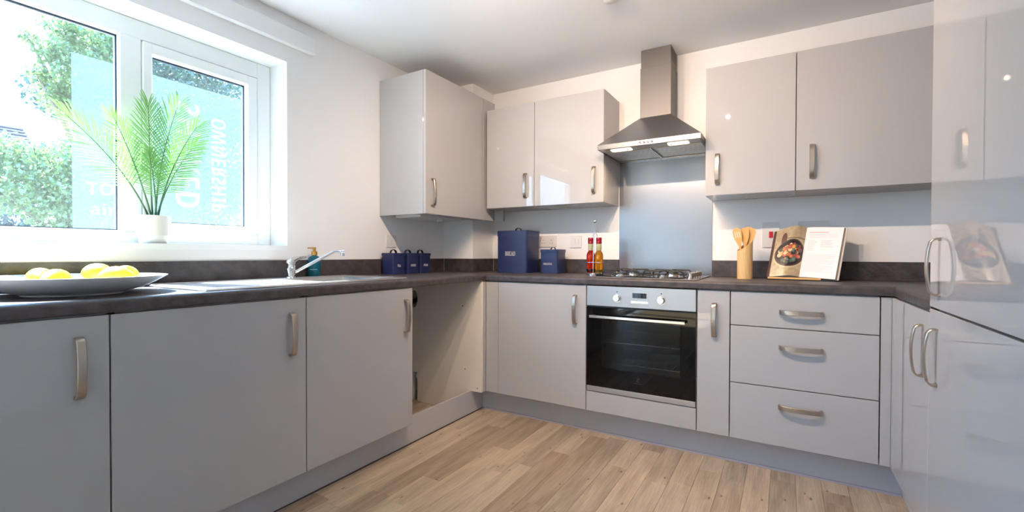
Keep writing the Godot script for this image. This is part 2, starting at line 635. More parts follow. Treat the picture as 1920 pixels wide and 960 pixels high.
# ---------------------------------------------------------------- units
func make_handle() -> void:
	org = Vector3.ZERO
	var st := begin()
	var pts := [Vector2(-0.086, 0.0), Vector2(-0.0855, 0.010), Vector2(-0.082, 0.018), Vector2(-0.074, 0.0245), Vector2(-0.05, 0.0295), Vector2(-0.025, 0.032), Vector2(0, 0.033)]
	for i in range(5, -1, -1):
		pts.append(Vector2(-pts[i].x, pts[i].y))
	var t := 0.0055
	var hw := 0.0105
	var inn := []
	for i in pts.size():
		var d: Vector2 = (pts[mini(i + 1, pts.size() - 1)] - pts[maxi(i - 1, 0)]).normalized()
		var p: Vector2 = pts[i] + Vector2(d.y, -d.x) * t
		if i == 0 or i == pts.size() - 1:
			p = pts[i] + Vector2(0.009 * (1 if i == 0 else -1), 0)
		inn.append(p)
	var v := func(p: Vector2, x: float) -> Vector3: return Vector3(x, p.x, p.y)
	var b := 0.0015
	for i in pts.size() - 1:
		var nrm: Vector2 = Vector2(-(pts[i + 1] - pts[i]).y, (pts[i + 1] - pts[i]).x)
		var out := Vector3(0, nrm.x, nrm.y)
		st.set_smooth_group(1)
		face(st, v.call(pts[i], -hw + b), v.call(pts[i], hw - b), v.call(pts[i + 1], hw - b), v.call(pts[i + 1], -hw + b), out)
		st.set_smooth_group(2)
		face(st, v.call(inn[i], -hw), v.call(inn[i], hw), v.call(inn[i + 1], hw), v.call(inn[i + 1], -hw), -out)
		for s in [-1.0, 1.0]:
			var e0: Vector2 = pts[i].lerp(inn[i], b / t)
			var e1: Vector2 = pts[i + 1].lerp(inn[i + 1], b / t)
			st.set_smooth_group(-1)
			face(st, v.call(e0, s * hw), v.call(inn[i], s * hw), v.call(inn[i + 1], s * hw), v.call(e1, s * hw), Vector3(s, 0, 0))
			st.set_smooth_group(3 if s > 0 else 4)
			face(st, v.call(pts[i], s * (hw - b)), v.call(e0, s * hw), v.call(e1, s * hw), v.call(pts[i + 1], s * (hw - b)), out + Vector3(s * out.length(), 0, 0))
	for i in [0, pts.size() - 1]:
		face(st, v.call(pts[i], -hw), v.call(pts[i], hw), v.call(inn[i], hw), v.call(inn[i], -hw), Vector3(0, 0, -1))
	st.generate_normals()
	handle_mesh = st.commit()

func handle(parent: Node, at: Vector3, out: Vector3, along := Vector3.UP) -> void:
	var o := mesh_part("handle", handle_mesh, mats.nickel, parent, "satin nickel bow handle")
	var side := along.cross(out)
	o.transform = Transform3D(Basis(side, along, out), at - org)

func make_base_units() -> void:
	var gl: Material = mats.gloss_grey
	var ca: Material = mats.carcass
	var y0 := 0.1458
	var y1 := 0.8644
	# left run, doors face +x at 0.606
	for u in [[1.264, 1.885, 1.319, "grey gloss base unit beside the empty appliance space, under the mixer tap"],
			[1.885, 2.518, 1.953, "widest-looking grey gloss base unit under the sink drainer, between two other doors"],
			[2.518, 3.118, 2.588, "grey gloss base unit nearest the camera, below the plate of lemons"]]:
		var o := thing("base_cabinet", u[3], "cabinet", Vector3(0.3, 0.15, (u[0] + u[1]) / 2))
		var st := begin()
		for s in [[u[0] + 0.0005, u[0] + 0.0185], [u[1] - 0.0185, u[1] - 0.0005]]:
			box(st, Vector3(0.02, 0.15, s[0]), Vector3(0.585, 0.68 if u[0] < 1.9 and u[0] > 1.0 else 0.868, s[1]))
		box(st, Vector3(0.02, 0.15, u[0] + 0.018), Vector3(0.585, 0.168, u[1] - 0.018))
		box(st, Vector3(0.02, 0.168, u[0] + 0.018), Vector3(0.028, 0.7, u[1] - 0.018))
		box(st, Vector3(0.565, 0.70, u[0] + 0.018), Vector3(0.585, 0.868, u[1] - 0.018))
		part("body", st, ca, o)
		var d := part("door", boxst(0.5875, 0.606, y0, y1, u[0] + 0.002, u[1] - 0.002, 0.0015), gl, o)
		handle(d, Vector3(0.606, 0.723, u[2]), Vector3.RIGHT)
	# corner post, back run
	var c := thing("corner_base_unit", "grey gloss corner base unit left of the oven, with filler posts", "cabinet", Vector3(0.95, 0.15, 0.3))
	part("body", boxst(0.63, 1.3, 0.15, 0.868, 0.02, 0.56), ca, c)
	var st2 := begin()
	box(st2, Vector3(0.5875, y0, 0.5815), Vector3(0.606, y1, 0.6145), 0.001)
	box(st2, Vector3(0.6065, y0, 0.5628), Vector3(0.6995, y1, 0.5808), 0.001)
	part("filler_post", st2, gl, c)
	var d1 := part("door", boxst(0.7018, 1.3015, y0, y1, 0.5625, 0.5808, 0.0015), gl, c)
	handle(d1, Vector3(1.236, 0.722, 0.5808), Vector3.BACK)
	# white end panel with the two notches for pipes
	var ep := thing("end_panel", "cream end panel inside the empty appliance space", "panel", Vector3(0.3, 0, 0.6245))
	var poly := PackedVector2Array([Vector2(0.6055, 0.1458), Vector2(0.6055, 0.868), Vector2(0.002, 0.868), Vector2(0.002, 0.784)])
	for i in 9:
		var a := PI / 2 - PI * i / 8
		poly.append(Vector2(0.028 + 0.028 * maxf(cos(a), 0.0), 0.724 + 0.06 * sin(a)))
	poly.append_array(PackedVector2Array([Vector2(0.002, 0.66), Vector2(0.002, 0.204), Vector2(0.056, 0.204), Vector2(0.056, 0.001), Vector2(0.511, 0.001), Vector2(0.511, 0.1458)]))
	var ps := begin()
	prism(ps, poly, Vector3(0, 0, 0.6154), Vector3.RIGHT, Vector3.UP, Vector3.BACK, 0.018)
	part("board", ps, mats.carcass_inner, ep)
	for q in [[0.455, 0.70], [0.475, 0.285], [0.575, 0.17]]:
		ps = begin()
		tube(ps, [Vector3(q[0], q[1], 0.632), Vector3(q[0], q[1], 0.6338)], 0.004, 10)
		part("screw_hole", ps, mats.dark_plastic, ep)
	var hs := begin()
	tube(hs, [Vector3(0.03, 0.725, 0.40), Vector3(0.032, 0.725, 0.55), Vector3(0.034, 0.715, 0.63), Vector3(0.04, 0.69, 0.72), Vector3(0.05, 0.60, 0.78)], 0.016, 12)
	single("drain_hose", hs, mats.dark_plastic, "black hose poking through the upper notch of the end panel", "hose", Vector3(0.3, 0, 0.6245))
	hs = begin()
	tube(hs, [Vector3(0.03, 0.17, 0.3), Vector3(0.03, 0.17, 0.60)], 0.021, 14)
	tube(hs, [Vector3(0.03, 0.0, 0.45), Vector3(0.03, 0.17, 0.45)], 0.02, 14)
	single("waste_pipe", hs, mats.white_plastic, "white waste pipe seen through the lower notch of the end panel", "pipe", Vector3(0.3, 0, 0.6245))
	# oven housing strip
	var ov := thing("oven_housing", "grey gloss panel below the oven with its carcass", "cabinet", Vector3(1.6, 0.15, 0.3))
	var os := begin()
	box(os, Vector3(1.3045, 0.15, 0.02), Vector3(1.3065, 0.868, 0.56))
	box(os, Vector3(1.8975, 0.15, 0.02), Vector3(1.9005, 0.868, 0.56))
	box(os, Vector3(1.3065, 0.15, 0.02), Vector3(1.8975, 0.25, 0.555))
	part("body", os, ca, ov)
	part("drawer_front", boxst(1.3055, 1.8999, y0, 0.2585, 0.5625, 0.5808, 0.0015), gl, ov)
	# pull-out
	var po := thing("pull_out_unit", "narrow grey gloss pull-out unit right of the oven", "cabinet", Vector3(1.98, 0.15, 0.3))
	part("body", boxst(1.9045, 2.0520, 0.15, 0.868, 0.02, 0.56), ca, po)
	var d2 := part("door", boxst(1.9040, 2.0523, y0, y1, 0.5625, 0.5808, 0.0015), gl, po)
	handle(d2, Vector3(1.982, 0.718, 0.5808), Vector3.BACK)
	# drawers
	var dr := thing("drawer_unit", "grey gloss three-drawer base unit with horizontal handles", "cabinet", Vector3(2.34, 0.15, 0.3))
	part("body", boxst(2.0570, 2.6330, 0.15, 0.868, 0.02, 0.56), ca, dr)
	for q in [[0.7018, y1, 0.7765], [0.4212, 0.6978, 0.611], [y0, 0.4172, 0.3325]]:
		var df := part("drawer", boxst(2.0565, 2.6322, q[0], q[1], 0.5625, 0.5808, 0.0015), gl, dr)
		handle(df, Vector3(2.347, q[2], 0.5808), Vector3.BACK, Vector3.RIGHT)
	# right return: filler and one door, doors face -x
	var rb := thing("corner_base_unit", "grey gloss corner base unit between the drawers and the tall unit", "cabinet", Vector3(2.95, 0.15, 0.85))
	part("body", boxst(2.692, 3.26, 0.15, 0.868, 0.60, 1.160), ca, rb)
	var rs := begin()
	box(rs, Vector3(2.6362, y0, 0.5628), Vector3(XR, y1, 0.5808), 0.001)
	box(rs, Vector3(XR, y0, 0.5815), Vector3(XR + 0.0185, y1, 0.632), 0.001)
	part("filler_post", rs, gl, rb)
	var d3 := part("door", boxst(XR, XR + 0.0185, y0, y1, 0.634, 1.1632, 0.0015), gl, rb)
	handle(d3, Vector3(XR, 0.732, 1.088), Vector3.LEFT)
	# tall unit
	var tu := thing("tall_unit", "tall grey gloss fridge unit at the right edge with two doors", "tall cabinet", Vector3(2.95, 0.15, 1.5))
	part("body", boxst(2.694, 3.26, 0.15, 2.10, 1.1662, 1.84), ca, tu)
	var d4 := part("door", boxst(XR, XR + 0.0195, y0, 0.8785, 1.1666, 1.84, 0.0015), gl, tu)
	handle(d4, Vector3(XR, 0.740, 1.25), Vector3.LEFT)
	var d5 := part("door", boxst(XR, XR + 0.0195, 0.8845, 2.08, 1.1666, 1.84, 0.0015), gl, tu)
	handle(d5, Vector3(XR, 1.009, 1.27), Vector3.LEFT)
	# plinths
	org = Vector3(0.52, 0, 1.9)
	single("plinth", boxst(0.5137, 0.5297, 0.0, 0.149, 0.507, 3.2), mats.gloss_plinth, "long grey plinth along the floor under the sink units", "plinth", org)
	org = Vector3(1.6, 0, 0.5)
	single("plinth", boxst(0.5300, 2.7236, 0.0, 0.149, 0.4896, 0.5056), mats.gloss_plinth, "grey plinth along the floor under the oven and drawers", "plinth", org)
	org = Vector3(2.73, 0, 1.2)
	single("plinth", boxst(2.7240, 2.7400, 0.0, 0.149, 0.4896, 1.84), mats.gloss_plinth, "grey plinth along the floor under the tall unit", "plinth", org)
	var sb := begin()
	org = Vector3(1.6, 0, 0.508)
	prism(sb, PackedVector2Array([Vector2(0, 0), Vector2(0.006, 0), Vector2(0.004, 0.008), Vector2(0, 0.010)]), Vector3(0.533, 0, 0.5057), Vector3.BACK, Vector3.UP, Vector3.RIGHT, 2.188)
	single("seal_strip", sb, mats.plinth_seal, "thin pale seal along the foot of the plinth under the oven", "seal strip", org)
	var sl := begin()
	org = Vector3(0.53, 0, 1.5)
	box(sl, Vector3(0.5298, 0, 0.5060), Vector3(0.5318, 0.006, 3.2))
	single("seal_strip", sl, mats.gasket, "thin dark seal along the foot of the sink-run plinth", "seal strip", org)

func worktop_prism(st: SurfaceTool, d: float) -> PackedVector2Array: # depth and height of a worktop with a rounded front
	var p := PackedVector2Array([Vector2(0, 0.8698), Vector2(d - 0.006, 0.8698)])
	for i in 5:
		var a := -PI / 2 + PI / 2 * i / 4
		p.append(Vector2(d - 0.006 + 0.006 * cos(a), 0.8758 + 0.006 * sin(a)))
	for i in 7:
		var a := PI / 2 * i / 6
		p.append(Vector2(d - 0.014 + 0.014 * cos(a), 0.896 + 0.014 * sin(a)))
	p.append(Vector2(0, 0.91))
	return p

func make_worktops() -> void:
	var m: Material = mats.worktop_laminate
	var o := thing("worktop", "dark slate-brown laminate worktop running round three sides of the kitchen", "worktop", Vector3(1.2, 0.87, 0.5))
	# left length with an opening for the sink bowl (z 1.335..1.725, x 0.14..0.50)
	var st := begin()
	prism(st, worktop_prism(st, 0.6129), Vector3(0.0, 0, 0.0), Vector3.RIGHT, Vector3.UP, Vector3.BACK, 1.335)
	prism(st, worktop_prism(st, 0.6129), Vector3(0.0, 0, 1.725), Vector3.RIGHT, Vector3.UP, Vector3.BACK, 1.5)
	var fr := worktop_prism(st, 0.6129)
	fr[0] = Vector2(0.50, 0.8698)
	fr[fr.size() - 1] = Vector2(0.50, 0.91)
	prism(st, fr, Vector3(0, 0, 1.335), Vector3.RIGHT, Vector3.UP, Vector3.BACK, 0.39)
	box(st, Vector3(0, 0.8698, 1.335), Vector3(0.14, 0.91, 1.725))
	part("worktop_length", st, m, o)
	st = begin()
	prism(st, worktop_prism(st, 0.592), Vector3(0.6129, 0, 0.0), Vector3.BACK, Vector3.UP, Vector3.RIGHT, 2.06)
	box(st, Vector3(2.6729, 0.8698, 0.0), Vector3(3.28, 0.91, 0.592))
	part("worktop_length", st, m, o)
	st = begin()
	prism(st, worktop_prism(st, 0.605), Vector3(3.28, 0, 0.592), Vector3.LEFT, Vector3.UP, Vector3.BACK, 0.5725)
	part("worktop_length", st, m, o)
	# upstands
	var y0 := 0.9102
	var y1 := 1.0079
	for u in [[0.0, 0.014, 0.2897, 3.22, "long dark upstand along the window wall behind the sink"],
			[0.0142, 0.2764, 0.2757, 0.2895, "short dark upstand on the front of the boxed pipe column"],
			[0.2766, 0.2905, 0.0142, 0.2895, "short dark upstand on the side of the boxed pipe column"],
			[0.2766, 1.3095, 0.0, 0.014, "dark upstand behind the bread bin, left of the steel splashback"],
			[1.8960, 3.28, 0.0, 0.014, "dark upstand behind the recipe book, right of the steel splashback"]]:
		org = Vector3((u[0] + u[1]) / 2, y0, (u[2] + u[3]) / 2)
		var us := single("upstand", boxst(u[0], u[1], y0, y1, u[2], u[3], 0.001), m, u[4], "upstand", org)
		if u[4].begins_with("short"):
			var sx: float = u[0] if u[2] > 0.2 else u[1]
			var sz: float = u[3] if u[2] > 0.2 else u[2]
			part("sealant_bead", boxst(sx - 0.001, sx + 0.0025, y0, y1, sz - 0.001, sz + 0.0015), mats.sealant, us)
	org = Vector3(1.6, 0.91, 0)
	single("splashback", boxst(1.3105, 1.8950, 0.9102, 1.668, 0.0, 0.006), mats.splash_steel, "tall brushed steel splashback behind the hob", "splashback", org)

func make_wall_units() -> void:
	var gl: Material = mats.gloss_grey
	var ca: Material = mats.carcass
	# left wall boiler unit
	var o := thing("wall_cabinet", "tall grey gloss boiler cupboard on the window wall, deeper than the others", "cabinet", Vector3(0.2, 1.29, 0.6))
	var st := begin()
	box(st, Vector3(0.002, 1.2909, 0.914), Vector3(0.376, 2.1709, 0.932), 0.001)
	part("side_panel", st, gl, o)
	st = begin()
	box(st, Vector3(0.002, 1.30, 0.2775), Vector3(0.376, 2.1709, 0.296))
	box(st, Vector3(0.002, 2.152, 0.296), Vector3(0.376, 2.1709, 0.9135))
	box(st, Vector3(0.002, 1.30, 0.296), Vector3(0.060, 1.318, 0.9135))
	box(st, Vector3(0.002, 1.318, 0.296), Vector3(0.010, 2.152, 0.9135))
	box(st, Vector3(0.30, 1.2912, 0.296), Vector3(0.376, 1.309, 0.9135))
	part("body", st, ca, o)
	var d := part("door", boxst(0.378, 0.3976, 1.2909, 2.1709, 0.3155, 0.932, 0.0015), gl, o)
	handle(d, Vector3(0.3976, 1.428, 0.871), Vector3.RIGHT)
	st = begin()
	box(st, Vector3(0.378, 1.2909, 0.162), Vector3(0.3976, 2.1709, 0.3125), 0.001)
	part("filler_post", st, gl, o)
	part("return_panel", boxst(0.3985, 0.475, 1.2909, 1.3705, 0.144, 0.162), gl, o)
	# boiler peeping out underneath, flue pipe above
	var bo := thing("boiler", "underside of the white boiler below the boiler cupboard", "boiler", Vector3(0.2, 1.279, 0.68))
	part("casing", boxst(0.07, 0.29, 1.279, 1.9, 0.42, 0.86, 0.004), mats.boiler_white, bo)
	st = begin()
	tube(st, [Vector3(0.25, 1.262, 0.62), Vector3(0.25, 1.2795, 0.62)], 0.022, 16)
	part("valve", st, mats.silver_grey, bo)
	st = begin()
	org = Vector3(0.05, 2.171, 0.62)
	tube(st, [Vector3(0.06, 2.1705, 0.62), Vector3(0.06, H, 0.62)], 0.011, 14)
	single("pipe", st, mats.white_plastic, "slim white pipe from the boiler cupboard top to the ceiling", "pipe", org)
	st = begin()
	org = Vector3(0.03, 2.171, 0.56)
	tube(st, [Vector3(0.05, 2.1705, 0.57), Vector3(0.05, H, 0.57)], 0.009, 14)
	single("pipe", st, mats.copper, "copper pipe behind the white pipe above the boiler cupboard", "pipe", org)
	# back wall units
	for u in [[0.419, 0.8112, 0.745, "narrower grey gloss wall unit above the bread bin"],
			[0.8112, 1.3052, 1.241, "grey gloss wall unit left of the cooker hood, above the oil bottles"],
			[1.895, 2.3255, 1.958, "grey gloss wall unit right of the cooker hood, above the wooden spoons"],
			[2.3255, 2.925, 2.394, "grey gloss wall unit above the recipe book, running behind the tall unit"]]:
		var c := thing("wall_cabinet", u[3], "cabinet", Vector3((u[0] + u[1]) / 2, 1.372, 0.15))
		part("body", boxst(u[0] + 0.0003, u[1] - 0.0003, 1.3719, 2.0795, 0.002, 0.2825), ca if u[0] != 0.8112 and u[0] != 1.895 else gl, c)
		var dd := part("door", boxst(u[0] + 0.0018, u[1] - 0.0018, 1.3719, 2.0795, 0.284, 0.3022, 0.0015), gl, c)
		handle(dd, Vector3(u[2], 1.515, 0.3022), Vector3.BACK)
		for k in 2:
			var ss := begin()
			var x: float = lerpf(u[0], u[1], 0.45) + k * 0.05
			tube(ss, [Vector3(x, 1.3705, 0.1), Vector3(x, 1.3725, 0.1)], 0.004, 8)
			part("screw_cap", ss, mats.silver_grey, c)
	org = Vector3(3.1, 1.372, 0.2)
	single("filler_panel", boxst(2.927, 3.278, 1.3719, 2.0795, 0.002, 0.3022), gl, "grey gloss filler panel between the last wall unit and the right wall", "panel", org)

# ---------------------------------------------------------------- appliances
func make_hood() -> void:
	var s: Material = mats.brushed_steel
	var o := thing("cooker_hood", "stainless steel chimney cooker hood with two lit lamps above the hob", "cooker hood", Vector3(1.6, 1.667, 0.2))
	var x0 := 1.306
	var x1 := 1.890
	var zf := 0.42
	var st := begin()
	# lip: front, sides
	box(st, Vector3(x0, 1.6705, zf - 0.012), Vector3(x1, 1.7005, zf), 0.001)
	box(st, Vector3(x0, 1.6705, 0.01), Vector3(x0 + 0.012, 1.7005, zf - 0.011), 0.001)
	box(st, Vector3(x1 - 0.012, 1.6705, 0.01), Vector3(x1, 1.7005, zf - 0.011), 0.001)
	part("lip", st, mats.lip_steel, o)
	st = begin()
	var cx0 := 1.4986
	var cx1 := 1.6839
	var cz := 0.189
	var yt := 1.8934
	var a := [Vector3(x0, 1.7005, 0.008), Vector3(x0, 1.7005, zf), Vector3(x1, 1.7005, zf), Vector3(x1, 1.7005, 0.008)]
	var b := [Vector3(cx0, yt, 0.008), Vector3(cx0, yt, cz), Vector3(cx1, yt, cz), Vector3(cx1, yt, 0.008)]
	for k in 4:
		var n := (k + 1) % 4
		face(st, a[k], a[n], b[n], b[k], (a[k] + a[n]) / 2 - Vector3(1.6, 1.7, 0.15))
	part("canopy", st, s, o)
	st = begin()
	box(st, Vector3(cx0, yt - 0.002, 0.008), Vector3(cx1, 2.20, cz), 0.001)
	part("chimney", st, mats.chimney_steel, o)
	st = begin()
	box(st, Vector3(cx0 + 0.003, 2.20, 0.008), Vector3(cx1 - 0.003, H - 0.001, cz - 0.003), 0.0)
	var up := part("chimney_extension", st, mats.chimney_steel, o)
	for k in 4:
		st = begin()
		box(st, Vector3(cx1 - 0.0035, 2.235 + k * 0.016, 0.05), Vector3(cx1 - 0.0022, 2.243 + k * 0.016, 0.15))
		part("vent_slot", st, mats.dark_plastic, up)
	part("underside", boxst(x0 + 0.012, x1 - 0.012, 1.672, 1.676, 0.01, zf - 0.012), mats.filter_steel, o)
	for k in 2:
		var fx0 := x0 + 0.02 + k * 0.281
		var f := part("filter", boxst(fx0, fx0 + 0.271, 1.6685, 1.672, 0.04, 0.315, 0.0015), mats.filter_steel, o)
		for q in 9:
			st = begin()
			box(st, Vector3(fx0 + 0.012, 1.6678, 0.058 + q * 0.028), Vector3(fx0 + 0.259, 1.6686, 0.064 + q * 0.028))
			part("filter_rib", st, mats.polished_steel, f)
	part("centre_bar", boxst(1.5945, 1.6025, 1.664, 1.672, 0.03, 0.33, 0.001), mats.polished_steel, o)
	part("rear_rail", boxst(x0 + 0.012, x1 - 0.012, 1.662, 1.672, 0.01, 0.03, 0.001), mats.polished_steel, o)
	for q in [[1.375, 1.497], [1.706, 1.818]]:
		st = begin()
		var w: float = q[1] - q[0]
		prism(st, rounded(w, 0.062, 0.012), Vector3((q[0] + q[1]) / 2, 1.6672, 0.362), Vector3.RIGHT, Vector3.BACK, Vector3.UP, 0.005)
		var lens := part("lamp_lens", st, mats.hood_glow, o, "glowing frosted lamp lens")
		part("lens_clip", boxst(q[0] + (0.094 if q[0] < 1.5 else 0.012), q[0] + (0.104 if q[0] < 1.5 else 0.022), 1.6662, 1.6675, 0.350, 0.362), mats.dark_plastic, lens)
		var l := SpotLight3D.new()
		l.name = "hood_light"
		o.add_child(l, true)
		l.position = Vector3((q[0] + q[1]) / 2, 1.660, 0.362) - org
		l.basis = Basis.looking_at(Vector3.DOWN, Vector3.BACK)
		l.light_color = Color(1.0, 0.84, 0.64)
		l.light_energy = 0.16
		l.light_size = 0.03
		l.spot_angle = 78
		l.spot_attenuation = 0.6
		l.spot_range = 6
		l.shadow_enabled = true
	for k in 4:
		st = begin()
		var x := 1.563 + k * 0.022
		tube(st, [Vector3(x, 1.6865, zf - 0.001), Vector3(x, 1.6865, zf + 0.006)], 0.006, 12)
		part("button", st, mats.chrome, o)

func make_oven() -> void:
	var s: Material = mats.oven_steel
	var o := thing("oven", "built-in steel and black glass electric oven below the hob", "oven", Vector3(1.6, 0.26, 0.58))
	var x0 := 1.3085
	var x1 := 1.8970
	part("control_panel", boxst(x0, x1, 0.7515, 0.8650, 0.564, 0.5855, 0.0015), s, o)
	var st := begin()
	for x in [1.486, 1.725]:
		st = begin()
		tube(st, [Vector3(x, 0.8005, 0.585), Vector3(x, 0.8005, 0.5875)], 0.023, 28)
		tube(st, [Vector3(x, 0.8005, 0.5875), Vector3(x, 0.8005, 0.606), Vector3(x, 0.8005, 0.609)], [0.0195, 0.0185, 0.0165], 28)
		var kn := part("knob", st, mats.polished_steel, o)
		st = begin()
		tube(st, [Vector3(x, 0.836, 0.5852), Vector3(x, 0.836, 0.5860)], 0.0035, 12)
		part("indicator_dot", st, mats.dark_plastic, kn)
	part("display", boxst(1.5715, 1.6475, 0.806, 0.8335, 0.585, 0.5863), mats.black_gloss, o)
	var bs := part("button_strip", boxst(1.5635, 1.6565, 0.7775, 0.7905, 0.585, 0.5875, 0.0008), mats.polished_steel, o)
	for k in 3:
		st = begin()
		box(st, Vector3(1.5945 + k * 0.0155, 0.7785, 0.5873), Vector3(1.5953 + k * 0.0155, 0.7895, 0.5878))
		part("button_groove", st, mats.logo_grey, bs)
	# door: black glass round a clear window
	var wx0 := 1.392
	var wx1 := 1.822
	var wy0 := 0.402
	var wy1 := 0.674
	st = begin()
	box(st, Vector3(x0, 0.2935, 0.566), Vector3(wx0, 0.7435, 0.5850), 0.0)
	box(st, Vector3(wx1, 0.2935, 0.566), Vector3(x1, 0.7435, 0.5850), 0.0)
	box(st, Vector3(wx0, 0.2935, 0.566), Vector3(wx1, wy0, 0.5850), 0.0)
	box(st, Vector3(wx0, wy1, 0.566), Vector3(wx1, 0.7435, 0.5850), 0.0)
	var door := part("door", st, mats.black_gloss, o)
	part("door_window", boxst(wx0, wx1, wy0, wy1, 0.5815, 0.5848), mats.oven_glass, door)
	st = begin()
	box(st, Vector3(1.337, 0.6868, 0.615), Vector3(1.851, 0.7018, 0.6265), 0.002)
	part("door_handle", st, mats.polished_steel, door, "flat steel bar handle")
	for x in [1.352, 1.835]:
		st = begin()
		box(st, Vector3(x - 0.01, 0.6885, 0.584), Vector3(x + 0.01, 0.7005, 0.6155), 0.001)
		part("handle_bracket", st, mats.dark_plastic, door)
	part("lower_trim", boxst(x0, x1, 0.2635, 0.2925, 0.562, 0.5845, 0.0015), s, o, "brushed steel strip under the glass")
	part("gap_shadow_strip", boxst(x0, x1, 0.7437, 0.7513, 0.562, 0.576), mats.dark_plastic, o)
	# cavity and shelves
	st = begin()
	box(st, Vector3(1.36, 0.36, 0.10), Vector3(1.375, 0.70, 0.564))
	box(st, Vector3(1.84, 0.36, 0.10), Vector3(1.855, 0.70, 0.564))
	box(st, Vector3(1.36, 0.345, 0.10), Vector3(1.855, 0.36, 0.564))
	box(st, Vector3(1.36, 0.70, 0.10), Vector3(1.855, 0.715, 0.564))
	box(st, Vector3(1.36, 0.345, 0.09), Vector3(1.855, 0.715, 0.10))
	part("cavity", st, mats.oven_enamel, o)
	for y in [0.545, 0.425]:
		st = begin()
		tube(st, [Vector3(1.377, y, 0.545), Vector3(1.838, y, 0.545)], 0.003, 8)
		tube(st, [Vector3(1.377, y, 0.14), Vector3(1.838, y, 0.14)], 0.003, 8)
		for k in 24:
			var x := 1.39 + k * 0.019
			tube(st, [Vector3(x, y + 0.002, 0.545), Vector3(x, y + 0.002, 0.14)], 0.0014, 6)
		part("wire_shelf", st, mats.chrome, o)
	# small maker's emblem on the glass
	st = begin()
	var c := Vector3(1.604, 0.352, 0.5851)
	box(st, c + Vector3(-0.010, -0.002, 0), c + Vector3(0.010, 0.0, 0.0004))
	box(st, c + Vector3(-0.010, 0.018, 0), c + Vector3(0.010, 0.020, 0.0004))
	face(st, c + Vector3(-0.010, 0.0, 0.0003), c + Vector3(-0.002, 0.0, 0.0003), c + Vector3(0.010, 0.018, 0.0003), c + Vector3(0.002, 0.018, 0.0003), Vector3.BACK)
	box(st, c + Vector3(-0.022, -0.0125, 0), c + Vector3(0.022, -0.010, 0.0004))
	part("emblem", st, mats.logo_grey, door)

func make_hob() -> void:
	var o := thing("gas_hob", "stainless steel four-burner gas hob with black pan supports", "hob", Vector3(1.63, 0.91, 0.34))
	var st := begin()
	var x0 := 1.345
	var x1 := 1.900
	box(st, Vector3(x0, 0.9102, 0.075), Vector3(x1, 0.9165, 0.575), 0.003)
	part("hob_plate", st, mats.polished_steel, o)
	var ci: Material = mats.cast_iron
	var burners := [[1.46, 0.20, 0.036], [1.46, 0.44, 0.046], [1.70, 0.20, 0.036], [1.70, 0.44, 0.028]]
	for q in burners:
		st = begin()
		var c := Vector3(q[0], 0.9165, q[1])
		var r: float = q[2]
		lathe(st, c, [Vector2(r * 1.35, 0.0), Vector2(r * 1.3, 0.004), Vector2(r * 1.05, 0.006), Vector2(r * 1.05, 0.014), Vector2(0, 0.014)], 28)
		var bu := part("burner", st, mats.polished_steel, o)
		st = begin()
		lathe(st, c, [Vector2(r * 0.9, 0.0142), Vector2(r * 0.95, 0.016), Vector2(r * 0.9, 0.020), Vector2(0, 0.0215)], 28)
		part("burner_cap", st, mats.black_enamel, bu)
	for k in 2:
		st = begin()
		var bx: float = [1.46, 1.70][k]
		var y := 0.9505
		var lo := Vector3(bx - 0.112, 0.9185, 0.10)
		var hi := Vector3(bx + 0.112, 0.9185, 0.545)
		# floor ring and feet
		tube(st, [lo, Vector3(hi.x, lo.y, lo.z), hi, Vector3(lo.x, lo.y, hi.z), lo], 0.004, 8)
		for z in [0.20, 0.44]:
			for q in 4:
				var d: Vector3 = [Vector3(1, 0, 0), Vector3(-1, 0, 0), Vector3(0, 0, 1), Vector3(0, 0, -1)][q]
				var far: float = 0.112 if q < 2 else (0.105 if (q == 2) == (z > 0.3) else 0.118)
				var c := Vector3(bx, 0, z)
				tube(st, [c + d * far + Vector3(0, 0.917, 0), c + d * (far - 0.002) + Vector3(0, y - 0.014, 0), c + d * (far - 0.014) + Vector3(0, y, 0), c + d * 0.022 + Vector3(0, y, 0)], 0.0045, 8)
		part("pan_support", st, ci, o)
	for k in 4:
		st = begin()
		var c := Vector3(1.858, 0.9165, 0.265 + k * 0.083)
		lathe(st, c, [Vector2(0.021, 0.0), Vector2(0.021, 0.003), Vector2(0.017, 0.006), Vector2(0.0185, 0.028), Vector2(0.016, 0.031), Vector2(0, 0.031)], 24)
		part("knob", st, mats.polished_steel, o)
	for p in [Vector3(1.40, 0.9165, 0.33), Vector3(1.60, 0.9165, 0.12)]:
		st = begin()
		tube(st, [p, p + Vector3(0, 0.02, 0)], 0.0035, 10)
		part("igniter", st, mats.ceramic_white, o)

